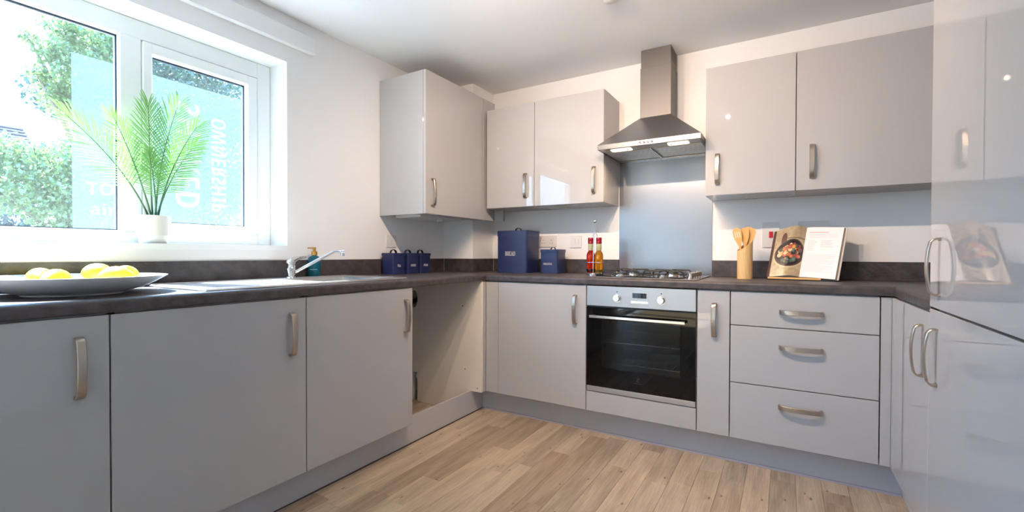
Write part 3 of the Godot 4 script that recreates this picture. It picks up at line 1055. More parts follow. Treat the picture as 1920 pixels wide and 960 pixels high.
func make_sink() -> void:
	var o := thing("sink", "inset stainless steel sink with ribbed drainer below the window", "sink", Vector3(0.32, 0.91, 1.75))
	var s: Material = mats.sink_steel
	var st := begin()
	var z0 := 1.262
	var z1 := 2.243
	var x0 := 0.078
	var x1 := 0.566
	var y := 0.9165
	# deck round the bowl (bowl opening x 0.15..0.49, z 1.345..1.715)
	box(st, Vector3(x0, 0.9102, z0), Vector3(0.15, y, z1), 0.002)
	box(st, Vector3(0.49, 0.9102, z0), Vector3(x1, y, z1), 0.002)
	box(st, Vector3(0.149, 0.9102, z0), Vector3(0.491, y, 1.345), 0.002)
	box(st, Vector3(0.149, 0.9102, 1.715), Vector3(0.491, y, 1.80), 0.002)
	box(st, Vector3(0.149, 0.9102, 2.17), Vector3(0.491, y, z1), 0.002)
	part("deck", st, s, o)
	st = begin()
	box(st, Vector3(0.149, 0.9102, 1.799), Vector3(0.491, 0.9118, 2.171))
	for k in 9:
		var x := 0.18 + k * 0.035
		box(st, Vector3(x, 0.9115, 1.82), Vector3(x + 0.012, 0.9145, 2.15), 0.001)
	part("drainer", st, s, o)
	st = begin()
	var a := [Vector3(0.15, y - 0.001, 1.345), Vector3(0.15, y - 0.001, 1.715), Vector3(0.49, y - 0.001, 1.715), Vector3(0.49, y - 0.001, 1.345)]
	var b := [Vector3(0.17, 0.77, 1.365), Vector3(0.17, 0.77, 1.695), Vector3(0.47, 0.77, 1.695), Vector3(0.47, 0.77, 1.365)]
	for k in 4:
		var n := (k + 1) % 4
		face(st, a[k], a[n], b[n], b[k], Vector3(0.32, 0.85, 1.53) - (a[k] + a[n]) / 2)
	face(st, b[0], b[1], b[2], b[3], Vector3.UP)
	part("bowl", st, s, o)
	# raised rim
	st = begin()
	tube(st, [Vector3(x0 + 0.006, y, z0 + 0.006), Vector3(x1 - 0.006, y, z0 + 0.006), Vector3(x1 - 0.006, y, z1 - 0.006), Vector3(x0 + 0.006, y, z1 - 0.006), Vector3(x0 + 0.006, y, z0 + 0.006)], 0.003, 8)
	part("rim", st, s, o)
	st = begin()
	tube(st, [Vector3(0.32, 0.7705, 1.53), Vector3(0.32, 0.774, 1.53)], 0.04, 24)
	part("plug_strainer", st, mats.chrome, o)
	# tap
	var t := thing("mixer_tap", "chrome lever mixer tap with a long raised spout, at the back of the sink", "tap", Vector3(0.115, 0.9165, 1.632))
	st = begin()
	lathe(st, org, [Vector2(0.027, 0.0), Vector2(0.027, 0.005), Vector2(0.0235, 0.008), Vector2(0.023, 0.050), Vector2(0.022, 0.0515), Vector2(0.022, 0.053), Vector2(0.023, 0.0545), Vector2(0.0228, 0.078), Vector2(0.020, 0.090), Vector2(0.012, 0.097), Vector2(0, 0.099)], 28)
	part("tap_body", st, mats.chrome, t)
	st = begin()
	var dir := Vector3(0.115, 0, -0.19).normalized()
	var pts := []
	for i in 13:
		var f := i / 12.0
		var rise := lerpf(0.026, 0.142, minf(f * 1.18, 1.0)) - (0.0 if f < 0.8 else (f - 0.8) * 0.03)
		pts.append(org + dir * (0.012 + 0.235 * f) + Vector3(0, rise, 0))
	tube(st, pts, 0.0085, 14)
	part("spout", st, mats.chrome, t)
	st = begin()
	var tip: Vector3 = pts[12]
	tube(st, [tip + dir * -0.004 + Vector3(0, 0.004, 0), tip + dir * 0.012 + Vector3(0, 0.002, 0)], 0.0125, 16)
	tube(st, [tip + dir * 0.002 + Vector3(0, -0.022, 0), tip + dir * 0.002], 0.0105, 16)
	part("nozzle", st, mats.chrome, t)
	st = begin()
	var ld := Vector3(0.0, 0, -1.0)
	tube(st, [org + Vector3(0, 0.080, 0.012), org + Vector3(0, 0.092, 0) + ld * 0.014, org + Vector3(0, 0.104, 0) + ld * 0.045, org + Vector3(0, 0.110, 0) + ld * 0.085], [0.016, 0.0155, 0.009, 0.006], 14)
	part("lever", st, mats.chrome, t)

func socket(label: String, category: String, at: Vector3, w: float, h: float, out: Vector3) -> Node3D:
	var o := thing("wall_plate", label, category, at)
	var ax := Vector3.UP.cross(out)
	var st := begin()
	prism(st, rounded(w, h, 0.006), at, ax, Vector3.UP, out, 0.008)
	part("faceplate", st, mats.white_plastic, o)
	return o

func rocker(o: Node, at: Vector3, w: float, h: float, out: Vector3, m: Material, called := "rocker") -> void:
	var ax := Vector3.UP.cross(out)
	var st := begin()
	prism(st, rounded(w, h, 0.001, 2), at, ax, Vector3.UP, out, 0.0035)
	part(called, st, m, o)

func make_plates() -> void:
	var w: Material = mats.white_plastic
	var o := socket("white light switch on the window wall above the blue caddies", "switch", Vector3(0, 1.128, 0.833), 0.086, 0.08, Vector3.RIGHT)
	rocker(o, Vector3(0.008, 1.128, 0.833), 0.012, 0.026, Vector3.RIGHT, w)
	o = socket("white double plug socket behind the small biscuit tin", "socket", Vector3(0.764, 1.139, 0), 0.146, 0.086, Vector3.BACK)
	for k in 2:
		var x := 0.764 + (k - 0.5) * 0.066
		rocker(o, Vector3(x + 0.012 * (2 * k - 1), 1.166, 0.008), 0.012, 0.018, Vector3.BACK, w)
		for q in [[-0.0015, 0.0015, 1.143, 1.152], [-0.013, -0.006, 1.125, 1.128], [0.006, 0.013, 1.125, 1.128]]:
			part("pin_hole", boxst(x + q[0], x + q[1], q[2], q[3], 0.0078, 0.0085), mats.dark_plastic, o)
	o = socket("white fused switch plate left of the oil bottles", "switch", Vector3(0.9925, 1.134, 0), 0.086, 0.086, Vector3.BACK)
	rocker(o, Vector3(1.006, 1.136, 0.008), 0.018, 0.036, Vector3.BACK, w)
	rocker(o, Vector3(0.976, 1.136, 0.008), 0.022, 0.036, Vector3.BACK, w, "fuse_holder")
	o = socket("white cooker switch plate with a red rocker, left of the recipe book", "switch", Vector3(2.21, 1.160, 0), 0.086, 0.146, Vector3.BACK)
	rocker(o, Vector3(2.211, 1.160, 0.008), 0.020, 0.036, Vector3.BACK, mats.red_plastic, "red_rocker")
	o = socket("white double switch plate half hidden behind the recipe book", "switch", Vector3(2.416, 1.19, 0), 0.146, 0.086, Vector3.BACK)
	for k in 3:
		rocker(o, Vector3(2.386 + k * 0.03, 1.178, 0.008), 0.014, 0.026, Vector3.BACK, w)

func make_fittings() -> void:
	var o := thing("spotlight_bar", "ceiling spotlight bar with four warm lamps, seen only in the glossy doors", "ceiling light", Vector3(1.5, H, 1.66))
	var st := begin()
	box(st, Vector3(1.06, H - 0.035, 1.635), Vector3(1.95, H - 0.001, 1.685), 0.003)
	part("bar", st, mats.polished_steel, o)
	for x in [1.145, 1.375, 1.635, 1.865]:
		var aim := Vector3((x - 1.5) * 0.7, -0.72, -0.80).normalized()
		var c := Vector3(x, 2.185, 1.66)
		st = begin()
		tube(st, [Vector3(x, H - 0.034, 1.66), c + Vector3(0, 0.02, 0)], 0.006, 10)
		tube(st, [c - aim * 0.045, c - aim * 0.035, c + aim * 0.02, c + aim * 0.026], [0.016, 0.022, 0.03, 0.03], 20)
		var hd := part("lamp_head", st, mats.polished_steel, o)
		st = begin()
		tube(st, [c + aim * 0.0265, c + aim * 0.030], 0.014, 20)
		part("lamp_bulb", st, mats.lamp_glow, hd)
		var l := SpotLight3D.new()
		l.name = "spot_light"
		o.add_child(l, true)
		l.position = c + aim * 0.034 - org
		l.basis = Basis.looking_at(aim)
		l.light_color = Color(1.0, 0.88, 0.775)
		l.light_energy = 0.86
		l.light_size = 0.014
		l.spot_angle = 75
		l.spot_attenuation = 1.0
		l.spot_range = 12
		l.shadow_enabled = true
	st = begin()
	org = Vector3(1.545, H, 0.885)
	lathe(st, org, [Vector2(0.0, -0.034), Vector2(0.03, -0.034), Vector2(0.036, -0.029), Vector2(0.04, -0.016), Vector2(0.05, -0.014), Vector2(0.05, -0.0005)], 28)
	single("heat_detector", st, mats.white_plastic, "small round white heat detector on the ceiling, at the top edge of the photo", "detector", org)

# ---------------------------------------------------------------- things on the worktop
func tin(called: String, label: String, words: String, lo: Vector3, hi: Vector3, text_out: Vector3, text_h: float, text_w: float, text_at: Vector3, group := "") -> void:
	var c := Vector3((lo.x + hi.x) / 2, lo.y, (lo.z + hi.z) / 2)
	var o := thing(called, label, "storage tin", c, group)
	var m: Material = mats.navy_tin
	var h := hi.y - lo.y
	var w := hi.x - lo.x
	var d := hi.z - lo.z
	var lid_h := h * 0.13
	var r := minf(w, d) * 0.07
	var st := begin()
	prism(st, rounded(w - 0.006, d - 0.006, r, 4), Vector3(c.x, lo.y, c.z), Vector3.RIGHT, Vector3.BACK, Vector3.UP, h - lid_h, true)
	for k in 2: # pressed beads round the sides
		var y := lo.y + (h - lid_h) * (0.33 + 0.35 * k)
		prism(st, rounded(w - 0.0025, d - 0.0025, r, 4), Vector3(c.x, y, c.z), Vector3.RIGHT, Vector3.BACK, Vector3.UP, 0.0025, true)
	part("body", st, m, o)
	st = begin()
	prism(st, rounded(w, d, r, 4), Vector3(c.x, hi.y - lid_h, c.z), Vector3.RIGHT, Vector3.BACK, Vector3.UP, lid_h - 0.002, true)
	prism(st, rounded(w - 0.004, d - 0.004, r, 4), Vector3(c.x, hi.y - 0.002, c.z), Vector3.RIGHT, Vector3.BACK, Vector3.UP, 0.002, true)
	var lid := part("lid", st, m, o)
	# bowed leather strap handle across the lid
	st = begin()
	var hw := minf(w, d) * 0.24 if called == "tea_caddy" else minf(w * 0.13, 0.026)
	var hh := hw * 0.95
	var ax := Vector3.BACK if text_out.x > 0.5 else Vector3.RIGHT
	var cr := text_out
	var n := 12
	for i in n:
		var a0 := PI * i / n
		var a1 := PI * (i + 1) / n
		var p := []
		for q in [[a0, 1.0], [a1, 1.0], [a1, 0.88], [a0, 0.88]]:
			p.append(Vector3(c.x, hi.y - 0.001, c.z) + ax * (-cos(q[0]) * hw * q[1]) + Vector3.UP * (sin(q[0]) * hh * q[1]))
		var bw := 0.008
		var mid: Vector3 = (p[0] + p[1]) / 2 - Vector3(c.x, hi.y, c.z)
		face(st, p[0] - cr * bw, p[0] + cr * bw, p[1] + cr * bw, p[1] - cr * bw, mid)
		face(st, p[3] - cr * bw, p[3] + cr * bw, p[2] + cr * bw, p[2] - cr * bw, -mid)
		for s in [-1.0, 1.0]:
			face(st, p[0] + cr * bw * s, p[1] + cr * bw * s, p[2] + cr * bw * s, p[3] + cr * bw * s, cr * s)
	part("handle", st, mats.navy_leather, lid, "dark leather loop handle")
	lettering(words, "Droid Serif", text_h, mats.print_white, o, text_at, Vector3.UP.cross(text_out), Vector3.UP, text_w)

func make_tins() -> void:
	var x := 0.135
	for q in [["TEA", 0.943, 0.833, "navy tin caddy marked TEA, left of three by the light switch", 0.030],
			["COFFEE", 0.811, 0.701, "navy tin caddy marked COFFEE, in the middle of the three", 0.046],
			["SUGAR", 0.688, 0.578, "navy tin caddy marked SUGAR, nearest the corner of the three", 0.042]]:
		tin("tea_caddy", q[3], q[0], Vector3(x - 0.11, 0.9102, q[2]), Vector3(x, 1.048, q[1]), Vector3.RIGHT, 0.014, q[4], Vector3(x - 0.0015, 0.966, (q[1] + q[2]) / 2), "navy caddies by the corner")
	tin("bread_bin", "large navy tin bread bin marked BREAD on the back worktop", "BREAD", Vector3(0.482, 0.9102, 0.065), Vector3(0.734, 1.211, 0.265), Vector3.BACK, 0.029, 0.084, Vector3(0.597, 1.047, 0.2636))
	tin("biscuit_tin", "small navy tin marked BISCUITS between the bread bin and oil bottles", "BISCUITS", Vector3(0.811, 0.9102, 0.075), Vector3(0.948, 1.077, 0.215), Vector3.BACK, 0.013, 0.066, Vector3(0.871, 0.976, 0.2136))

func make_oils() -> void:
	var c := Vector3(1.247, 0.9102, 0.30)
	var o := thing("bottle_stand", "chrome wire stand with a ball finial holding two oil bottles", "bottle stand", c)
	var st := begin()
	lathe(st, c, [Vector2(0.055, 0.0), Vector2(0.055, 0.014), Vector2(0.053, 0.016), Vector2(0.0, 0.016)], 28)
	part("base", st, mats.chrome, o)
	st = begin()
	tube(st, [c + Vector3(0, 0.015, 0.027), c + Vector3(0, 0.25, 0.02), c + Vector3(0, 0.335, 0)], 0.0025, 10)
	for s in [-1.0, 1.0]:
		tube(st, [c + Vector3(0, 0.315, 0), c + Vector3(s * 0.006, 0.275, 0.0), c + Vector3(s * 0.016, 0.245, 0.0)], 0.0016, 8)
	var ring := []
	for i in 25:
		var a := TAU * i / 24
		ring.append(c + Vector3(cos(a) * 0.0285 + 0.0272 * signf(cos(a) + 1e-6), 0.082, sin(a) * 0.0285))
	tube(st, ring, 0.002, 8, false)
	part("wire_frame", st, mats.chrome, o)
	st = begin()
	ellipsoid(st, c + Vector3(0, 0.342, 0), Basis.from_scale(Vector3.ONE * 0.0108), 16, 10)
	part("ball", st, mats.chrome, o)
	for k in 2:
		var b := c + Vector3((k - 0.5) * 0.0545, 0.0162, 0)
		var bt := thing("oil_bottle", ["bottle of red chilli oil on the left of the wire stand", "bottle of golden herb oil on the right of the wire stand"][k], "bottle", b)
		st = begin()
		lathe(st, b, [Vector2(0, 0), Vector2(0.023, 0), Vector2(0.0262, 0.004), Vector2(0.0262, 0.112), Vector2(0.023, 0.126), Vector2(0.0155, 0.136), Vector2(0.014, 0.142), Vector2(0.0, 0.142)], 24)
		part("glass_body", st, mats[["red_oil", "gold_oil"][k]], bt)
		st = begin()
		lathe(st, b, [Vector2(0.0, 0.1425), Vector2(0.0145, 0.1425), Vector2(0.0165, 0.146), Vector2(0.0165, 0.182), Vector2(0.013, 0.184), Vector2(0.0, 0.184)], 20)
		part("neck_label", st, mats.herb_label, bt)
		st = begin()
		lathe(st, b, [Vector2(0.0, 0.1845), Vector2(0.0172, 0.1845), Vector2(0.0176, 0.200), Vector2(0.0168, 0.2015), Vector2(0.0176, 0.203), Vector2(0.0176, 0.220), Vector2(0.015, 0.223), Vector2(0, 0.223)], 20)
		part("cap", st, mats.red_foil, bt)
		st = begin()
		lathe(st, b, [Vector2(0.0262, 0.004), Vector2(0.0264, 0.005), Vector2(0.0264, 0.024 if k == 0 else 0.020), Vector2(0.0262, 0.025 if k == 0 else 0.021)], 24)
		part("herb_sediment", st, mat("sediment_%d" % k, [Color("2a0a08"), Color("4a3a0c")][k], 0.1), bt)

func make_soap() -> void:
	var c := Vector3(0.052, 0.9102, 1.452)
	var o := thing("soap_dispenser", "teal hand soap pump bottle behind the tap", "soap bottle", c)
	var st := begin()
	lathe(st, c, [Vector2(0, 0), Vector2(0.031, 0), Vector2(0.033, 0.004), Vector2(0.033, 0.098), Vector2(0.030, 0.110), Vector2(0.020, 0.119), Vector2(0.012, 0.122), Vector2(0.012, 0.127)], 28)
	part("bottle", st, mats.soap_gel, o)
	st = begin()
	lathe(st, c, [Vector2(0.0155, 0.124), Vector2(0.0155, 0.143), Vector2(0.011, 0.146), Vector2(0.0075, 0.147), Vector2(0.0075, 0.158), Vector2(0.009, 0.159), Vector2(0.009, 0.167), Vector2(0, 0.168)], 20)
	box(st, c + Vector3(-0.004, 0.160, 0.0), c + Vector3(0.004, 0.166, 0.040), 0.001)
	part("pump", st, mats.gold, o, "gold pump top")
	st = begin()
	var out := Vector3(0.72, 0, 0.69)
	var sd := Vector3.UP.cross(out)
	for k in 6:
		var t := (k - 2.5) * 0.0062
		var p := c + out * (sqrt(0.0333 * 0.0333 - t * t) + 0.0003) + sd * t + Vector3(0, 0.046, 0)
		tube(st, [p - sd * 0.0018, p + sd * 0.0018], 0.0013, 6)
	part("label_print", st, mats.print_white, o)

func make_utensils() -> void:
	var c := Vector3(2.092, 0.9102, 0.225)
	var o := thing("utensil_pot", "bamboo utensil pot with a slanted mouth right of the hob", "utensil pot", c)
	var r := 0.0385
	var n := 36
	var top := func(a: float) -> float: return 0.185 + 0.028 * cos(a) - 0.012 * sin(a)
	var st := begin()
	for k in n:
		var a0 := TAU * k / n
		var a1 := TAU * (k + 1) / n
		var d0 := Vector3(cos(a0), 0, sin(a0))
		var d1 := Vector3(cos(a1), 0, sin(a1))
		var y0: float = top.call(a0)
		var y1: float = top.call(a1)
		var ri := r - 0.005
		st.set_smooth_group(1)
		face(st, c + d0 * r, c + d1 * r, c + d1 * r + Vector3(0, y1, 0), c + d0 * r + Vector3(0, y0, 0), d0)
		st.set_smooth_group(2)
		face(st, c + d0 * ri + Vector3(0, 0.01, 0), c + d1 * ri + Vector3(0, 0.01, 0), c + d1 * ri + Vector3(0, y1, 0), c + d0 * ri + Vector3(0, y0, 0), -d0)
		st.set_smooth_group(-1)
		face(st, c + d0 * r + Vector3(0, y0, 0), c + d1 * r + Vector3(0, y1, 0), c + d1 * ri + Vector3(0, y1, 0), c + d0 * ri + Vector3(0, y0, 0), Vector3.UP)
		face3(st, c + Vector3(0, 0.01, 0), c + d0 * ri + Vector3(0, 0.01, 0), c + d1 * ri + Vector3(0, 0.01, 0), Vector3.UP)
		face3(st, c, c + d0 * r, c + d1 * r, Vector3.DOWN)
	part("cylinder", st, mats.bamboo, o)
	var m: Material = mats.spoon_wood
	var specs := [
		[Vector3(0.010, 0.012, 0.014), Vector3(-0.040, 0.262, 0.020), 0.021, "slotted wooden spatula, leftmost in the bamboo pot", true],
		[Vector3(0.0, 0.012, 0.0), Vector3(0.000, 0.264, 0.004), 0.020, "wooden spoon standing in the middle of the bamboo pot", false],
		[Vector3(-0.012, 0.012, -0.010), Vector3(0.033, 0.262, -0.013), 0.019, "wooden spoon leaning right in the bamboo pot", false],
		[Vector3(0.010, 0.012, -0.020), Vector3(0.014, 0.270, -0.029), 0.018, "plain wooden spatula standing behind the other spoons", false]]
	for q in specs:
		var foot: Vector3 = c + q[0]
		var head: Vector3 = c + q[1]
		var sp := thing("wooden_spoon", q[3], "wooden utensil", foot, "wooden utensils in the bamboo pot")
		var ax := (head - foot).normalized()
		var rt := ax.cross(Vector3.BACK).normalized()
		var nz := rt.cross(ax).normalized()
		st = begin()
		tube(st, [foot, foot + ax * 0.19], [0.005, 0.006], 10)
		part("shaft", st, m, sp)
		var ln := (head - foot).length()
		var poly := PackedVector2Array()
		var w: float = q[2]
		var prof := [[0.17, 0.005], [0.19, 0.010], [0.21, w * 0.8], [0.235, w], [0.26, w * 1.02], [0.272, w * 0.85], [0.279, w * 0.5]]
		for e in prof:
			poly.append(Vector2(e[1], e[0] / 0.279 * (ln + 0.018)))
		for i in range(prof.size() - 1, -1, -1):
			poly.append(Vector2(-prof[i][1], prof[i][0] / 0.279 * (ln + 0.018)))
		st = begin()
		prism(st, poly, foot - nz * 0.003, rt, ax, nz, 0.006)
		var hd := part("blade" if q[4] else "bowl", st, m, sp)
		if q[4]:
			for k in 3:
				st = begin()
				var p := foot + ax * 0.236 + rt * (k - 1) * 0.010 + nz * 0.0031
				face(st, p - rt * 0.0022 - ax * 0.016, p + rt * 0.0022 - ax * 0.016, p + rt * 0.0022 + ax * 0.016, p - rt * 0.0022 + ax * 0.016, nz)
				part("slot", st, mat("slot_shade", Color("e8dcc8"), 0.7), hd)

func dish_image() -> ImageTexture: # the print on the left page: a dark dish of roast vegetables on a pale cloth
	var w := 160
	var h := 256
	var im := Image.create(w, h, false, Image.FORMAT_RGB8)
	im.fill(Color("cdb894"))
	var nz := noise(0.03, 5, 4)
	var rng := RandomNumberGenerator.new()
	rng.seed = 19
	var blobs := []
	var cols := [Color("c4553a"), Color("d9703f"), Color("e0a13c"), Color("3c4a46"), Color("5a6e62"), Color("8a3a34"), Color("e3c08a"), Color("2f2a33"), Color("b8483a")]
	for k in 70:
		var a := rng.randf() * TAU
		var q := sqrt(rng.randf()) * 0.88
		blobs.append([Vector2(88 + cos(a) * q * 68, 138 + sin(a) * q * 58), rng.randf_range(5, 13), cols[rng.randi() % cols.size()]])
	for y in h:
		for x in w:
			var c := Color("d3bf9b").lerp(Color("b9a27c"), clampf(0.5 + nz.get_noise_2d(x, y), 0, 1))
			if y < 70:
				c = c.lerp(Color("a8977c"), 0.45)
			if absf(y - 62) < 3 and x > 60:
				c = Color("7d6a58")
			if Vector2((x - 45) / 14.0, (y - 62) / 34.0).length() < 1.0:
				c = Color("6a4a40")
			var d := Vector2((x - 88) / 80.0, (y - 138) / 70.0).length()
			if d < 1.12 and d > 1.0:
				c = Color("e2d2b0") if (int(atan2(y - 138, x - 88) * 30) % 2) == 0 and y > 138 else c
			if d < 1.0:
				c = Color("4b3a3c")
			if d < 0.9:
				c = Color("2f2528")
				for b in blobs:
					var dd: float = Vector2(x, y).distance_to(b[0]) / b[1]
					if dd < 1.0:
						c = (b[2] as Color).lightened(0.25 * (1.0 - dd))
			im.set_pixel(x, y, c)
	return ImageTexture.create_from_image(im)

func recipe_image() -> ImageTexture: # rules of small type: nothing on the photographed page can be read
	var im := Image.create(256, 360, false, Image.FORMAT_RGB8)
	im.fill(Color("f6f1f0"))
	var rng := RandomNumberGenerator.new()
	rng.seed = 23
	var pink := Color("ebb9b6")
	var grey := Color("cfc9ca")
	im.fill_rect(Rect2i(30, 34, 130, 7), pink)
	for k in 4:
		im.fill_rect(Rect2i(30, 52 + k * 8, 120 if k == 3 else 190, 2), grey)
	for k in 9:
		im.fill_rect(Rect2i(30, 96 + k * 9, rng.randi_range(40, 62), 2), pink)
		if k < 6:
			im.fill_rect(Rect2i(120, 96 + k * 9, rng.randi_range(50, 90), 2), pink)
	for k in 16:
		im.fill_rect(Rect2i(30, 196 + k * 8, 200 if k % 5 != 4 else rng.randi_range(60, 140), 2), grey)
	return ImageTexture.create_from_image(im)

func make_book() -> void:
	var LB := Vector3(2.209, 0.925, 0.205)
	var LT := Vector3(2.245, 1.177, 0.095)
	var SB := Vector3(2.347, 0.925, 0.170)
	var ST := Vector3(2.385, 1.192, 0.060)
	var RB := Vector3(2.498, 0.921, 0.262)
	var RT := Vector3(2.545, 1.187, 0.140)
	var s := thing("book_stand", "low dark stand with a pale front ledge under the recipe book", "book stand", Vector3(2.35, 0.9102, 0.2))
	var st := begin()
	prism(st, PackedVector2Array([Vector2(2.195, 0.145), Vector2(2.42, 0.125), Vector2(2.525, 0.245), Vector2(2.50, 0.285), Vector2(2.20, 0.225)]), Vector3(0, 0.9102, 0), Vector3.RIGHT, Vector3.BACK, Vector3.UP, 0.006)
	part("base", st, mats.dark_plastic, s)
	st = begin()
	prism(st, PackedVector2Array([Vector2(2.205, 0.222), Vector2(2.440, 0.268), Vector2(2.438, 0.277), Vector2(2.203, 0.231)]), Vector3(0, 0.9160, 0), Vector3.RIGHT, Vector3.BACK, Vector3.UP, 0.009)
	part("ledge", st, mats.spoon_wood, s, "pale wooden ledge")
	var o := thing("recipe_book", "open recipe book showing a dish of roast vegetables, propped on a stand", "book", SB)
	# pages: left bulges, right nearly flat
	var left := begin()
	var right := begin()
	var nL := (SB - LB).cross(LT - LB).normalized()
	var nR := (RB - SB).cross(ST - SB).normalized()
	for side in 2:
		var t: SurfaceTool = left if side == 0 else right
		t.set_smooth_group(1)
		var n := 16
		for i in n:
			for pass_ in 2:
				var order := [[0, 0], [1, 1], [1, 0]] if pass_ == 0 else [[0, 0], [0, 1], [1, 1]]
				for q in order:
					var u := float(i + q[0]) / n
					var v := float(q[1])
					var p: Vector3
					if side == 0:
						p = LB.lerp(SB, u).lerp(LT.lerp(ST, u), v) + nL * (0.024 * sin(PI * pow(u, 1.35))) + Vector3(0, 0.010 * sin(PI * u) * v, 0)
					else:
						p = SB.lerp(RB, u).lerp(ST.lerp(RT, u), v) + nR * (0.006 * sin(PI * pow(u, 0.5)))
					t.set_uv(Vector2(u, 1.0 - v))
					t.add_vertex(p - org)
	var pm := StandardMaterial3D.new()
	pm.resource_name = "printed_dish"
	pm.albedo_texture = dish_image()
	pm.roughness = 0.22
	pm.cull_mode = BaseMaterial3D.CULL_DISABLED
	part("photo_page", left, pm, o, "glossy page printed with a dish of vegetables")
	var rm := StandardMaterial3D.new()
	rm.resource_name = "printed_recipe"
	rm.albedo_texture = recipe_image()
	rm.roughness = 0.5
	rm.cull_mode = BaseMaterial3D.CULL_DISABLED
	part("recipe_page", right, rm, o)
	# page blocks behind and the covers
	st = begin()
	slab(st, SB, RB, RT, ST, nR, 0.0008, 0.016)
	slab(st, LB, SB, ST, LT, nL, 0.0008, 0.008)
	part("page_block", st, mats.page_edge, o)
	st = begin()
	var eL := (LB - SB).normalized() * 0.012
	var eR := (RB - SB).normalized() * 0.008
	slab(st, SB, RB + eR, RT + eR, ST, nR, 0.017, 0.0035)
	part("cover", st, mats.pale_cover, o, "pale patterned right cover")
	st = begin()
	slab(st, LB + eL, SB, ST, LT + eL, nL, 0.009, 0.0035)
	part("cover", st, mats.book_cloth, o, "brown left cover")

func slab(st: SurfaceTool, a: Vector3, b: Vector3, c: Vector3, d: Vector3, n: Vector3, back: float, thick: float) -> void:
	var f := [a - n * back, b - n * back, c - n * back, d - n * back]
	var g := []
	for p: Vector3 in f:
		g.append(p - n * thick)
	face(st, f[0], f[1], f[2], f[3], n)
	face(st, g[0], g[1], g[2], g[3], -n)
	var mid: Vector3 = (a + c) / 2
	for k in 4:
		var m := (k + 1) % 4
		face(st, f[k], f[m], g[m], g[k], (f[k] + f[m]) / 2 - mid)

func make_fruit() -> void:
	var c := Vector3(0.304, 0.9102, 2.513)
	var o := thing("fruit_plate", "large shallow grey-white plate of lemons at the near end of the worktop", "plate", c)
	var st := begin()
	lathe(st, c, [Vector2(0, 0.004), Vector2(0.112, 0.004), Vector2(0.114, 0.0), Vector2(0.124, 0.0), Vector2(0.127, 0.005), Vector2(0.17, 0.017), Vector2(0.21, 0.036), Vector2(0.243, 0.056), Vector2(0.2445, 0.0585), Vector2(0.241, 0.059), Vector2(0.205, 0.040), Vector2(0.165, 0.022), Vector2(0.12, 0.012), Vector2(0, 0.010)], 64)
	part("dish", st, mats.plate_glaze, o)
	var R := Vector3(0.857, 0, -0.515)
	var F := Vector3(-0.515, 0, -0.857)
	var lem := [[-0.112, 0.0, 0.0495, 0.0, 0.3, "lemon at the left end of the plate"],
		[-0.024, -0.035, 0.047, 0.0, -0.2, "lemon at the front middle of the plate, in front of the tallest one"],
		[0.043, 0.035, 0.064, 0.0, 0.9, "tallest lemon, resting across the others in the middle of the plate"],
		[0.100, 0.080, 0.056, 0.0, 0.5, "lemon right of the tallest one, towards the wall"],
		[0.136, 0.0, 0.0555, 0.0, 1.2, "lemon at the right end of the plate"]]
	for q in lem:
		var p: Vector3 = c + R * q[0] + F * q[1] + Vector3(0, q[2], 0)
		var l := thing("lemon", q[5], "lemon", p, "lemons on the plate")
		var b := Basis(Vector3.UP, q[4] - 0.5)
		st = begin()
		ellipsoid(st, p, b * Basis.from_scale(Vector3(0.047, 0.035, 0.035)), 24, 16, 0.18)
		part("skin", st, mats.lemon_skin, l)
		st = begin()
		var e := p + b.x * 0.0545
		tube(st, [e, e + b.x * 0.003], 0.003, 8)
		part("stem_end", st, mats.palm_stem, l)

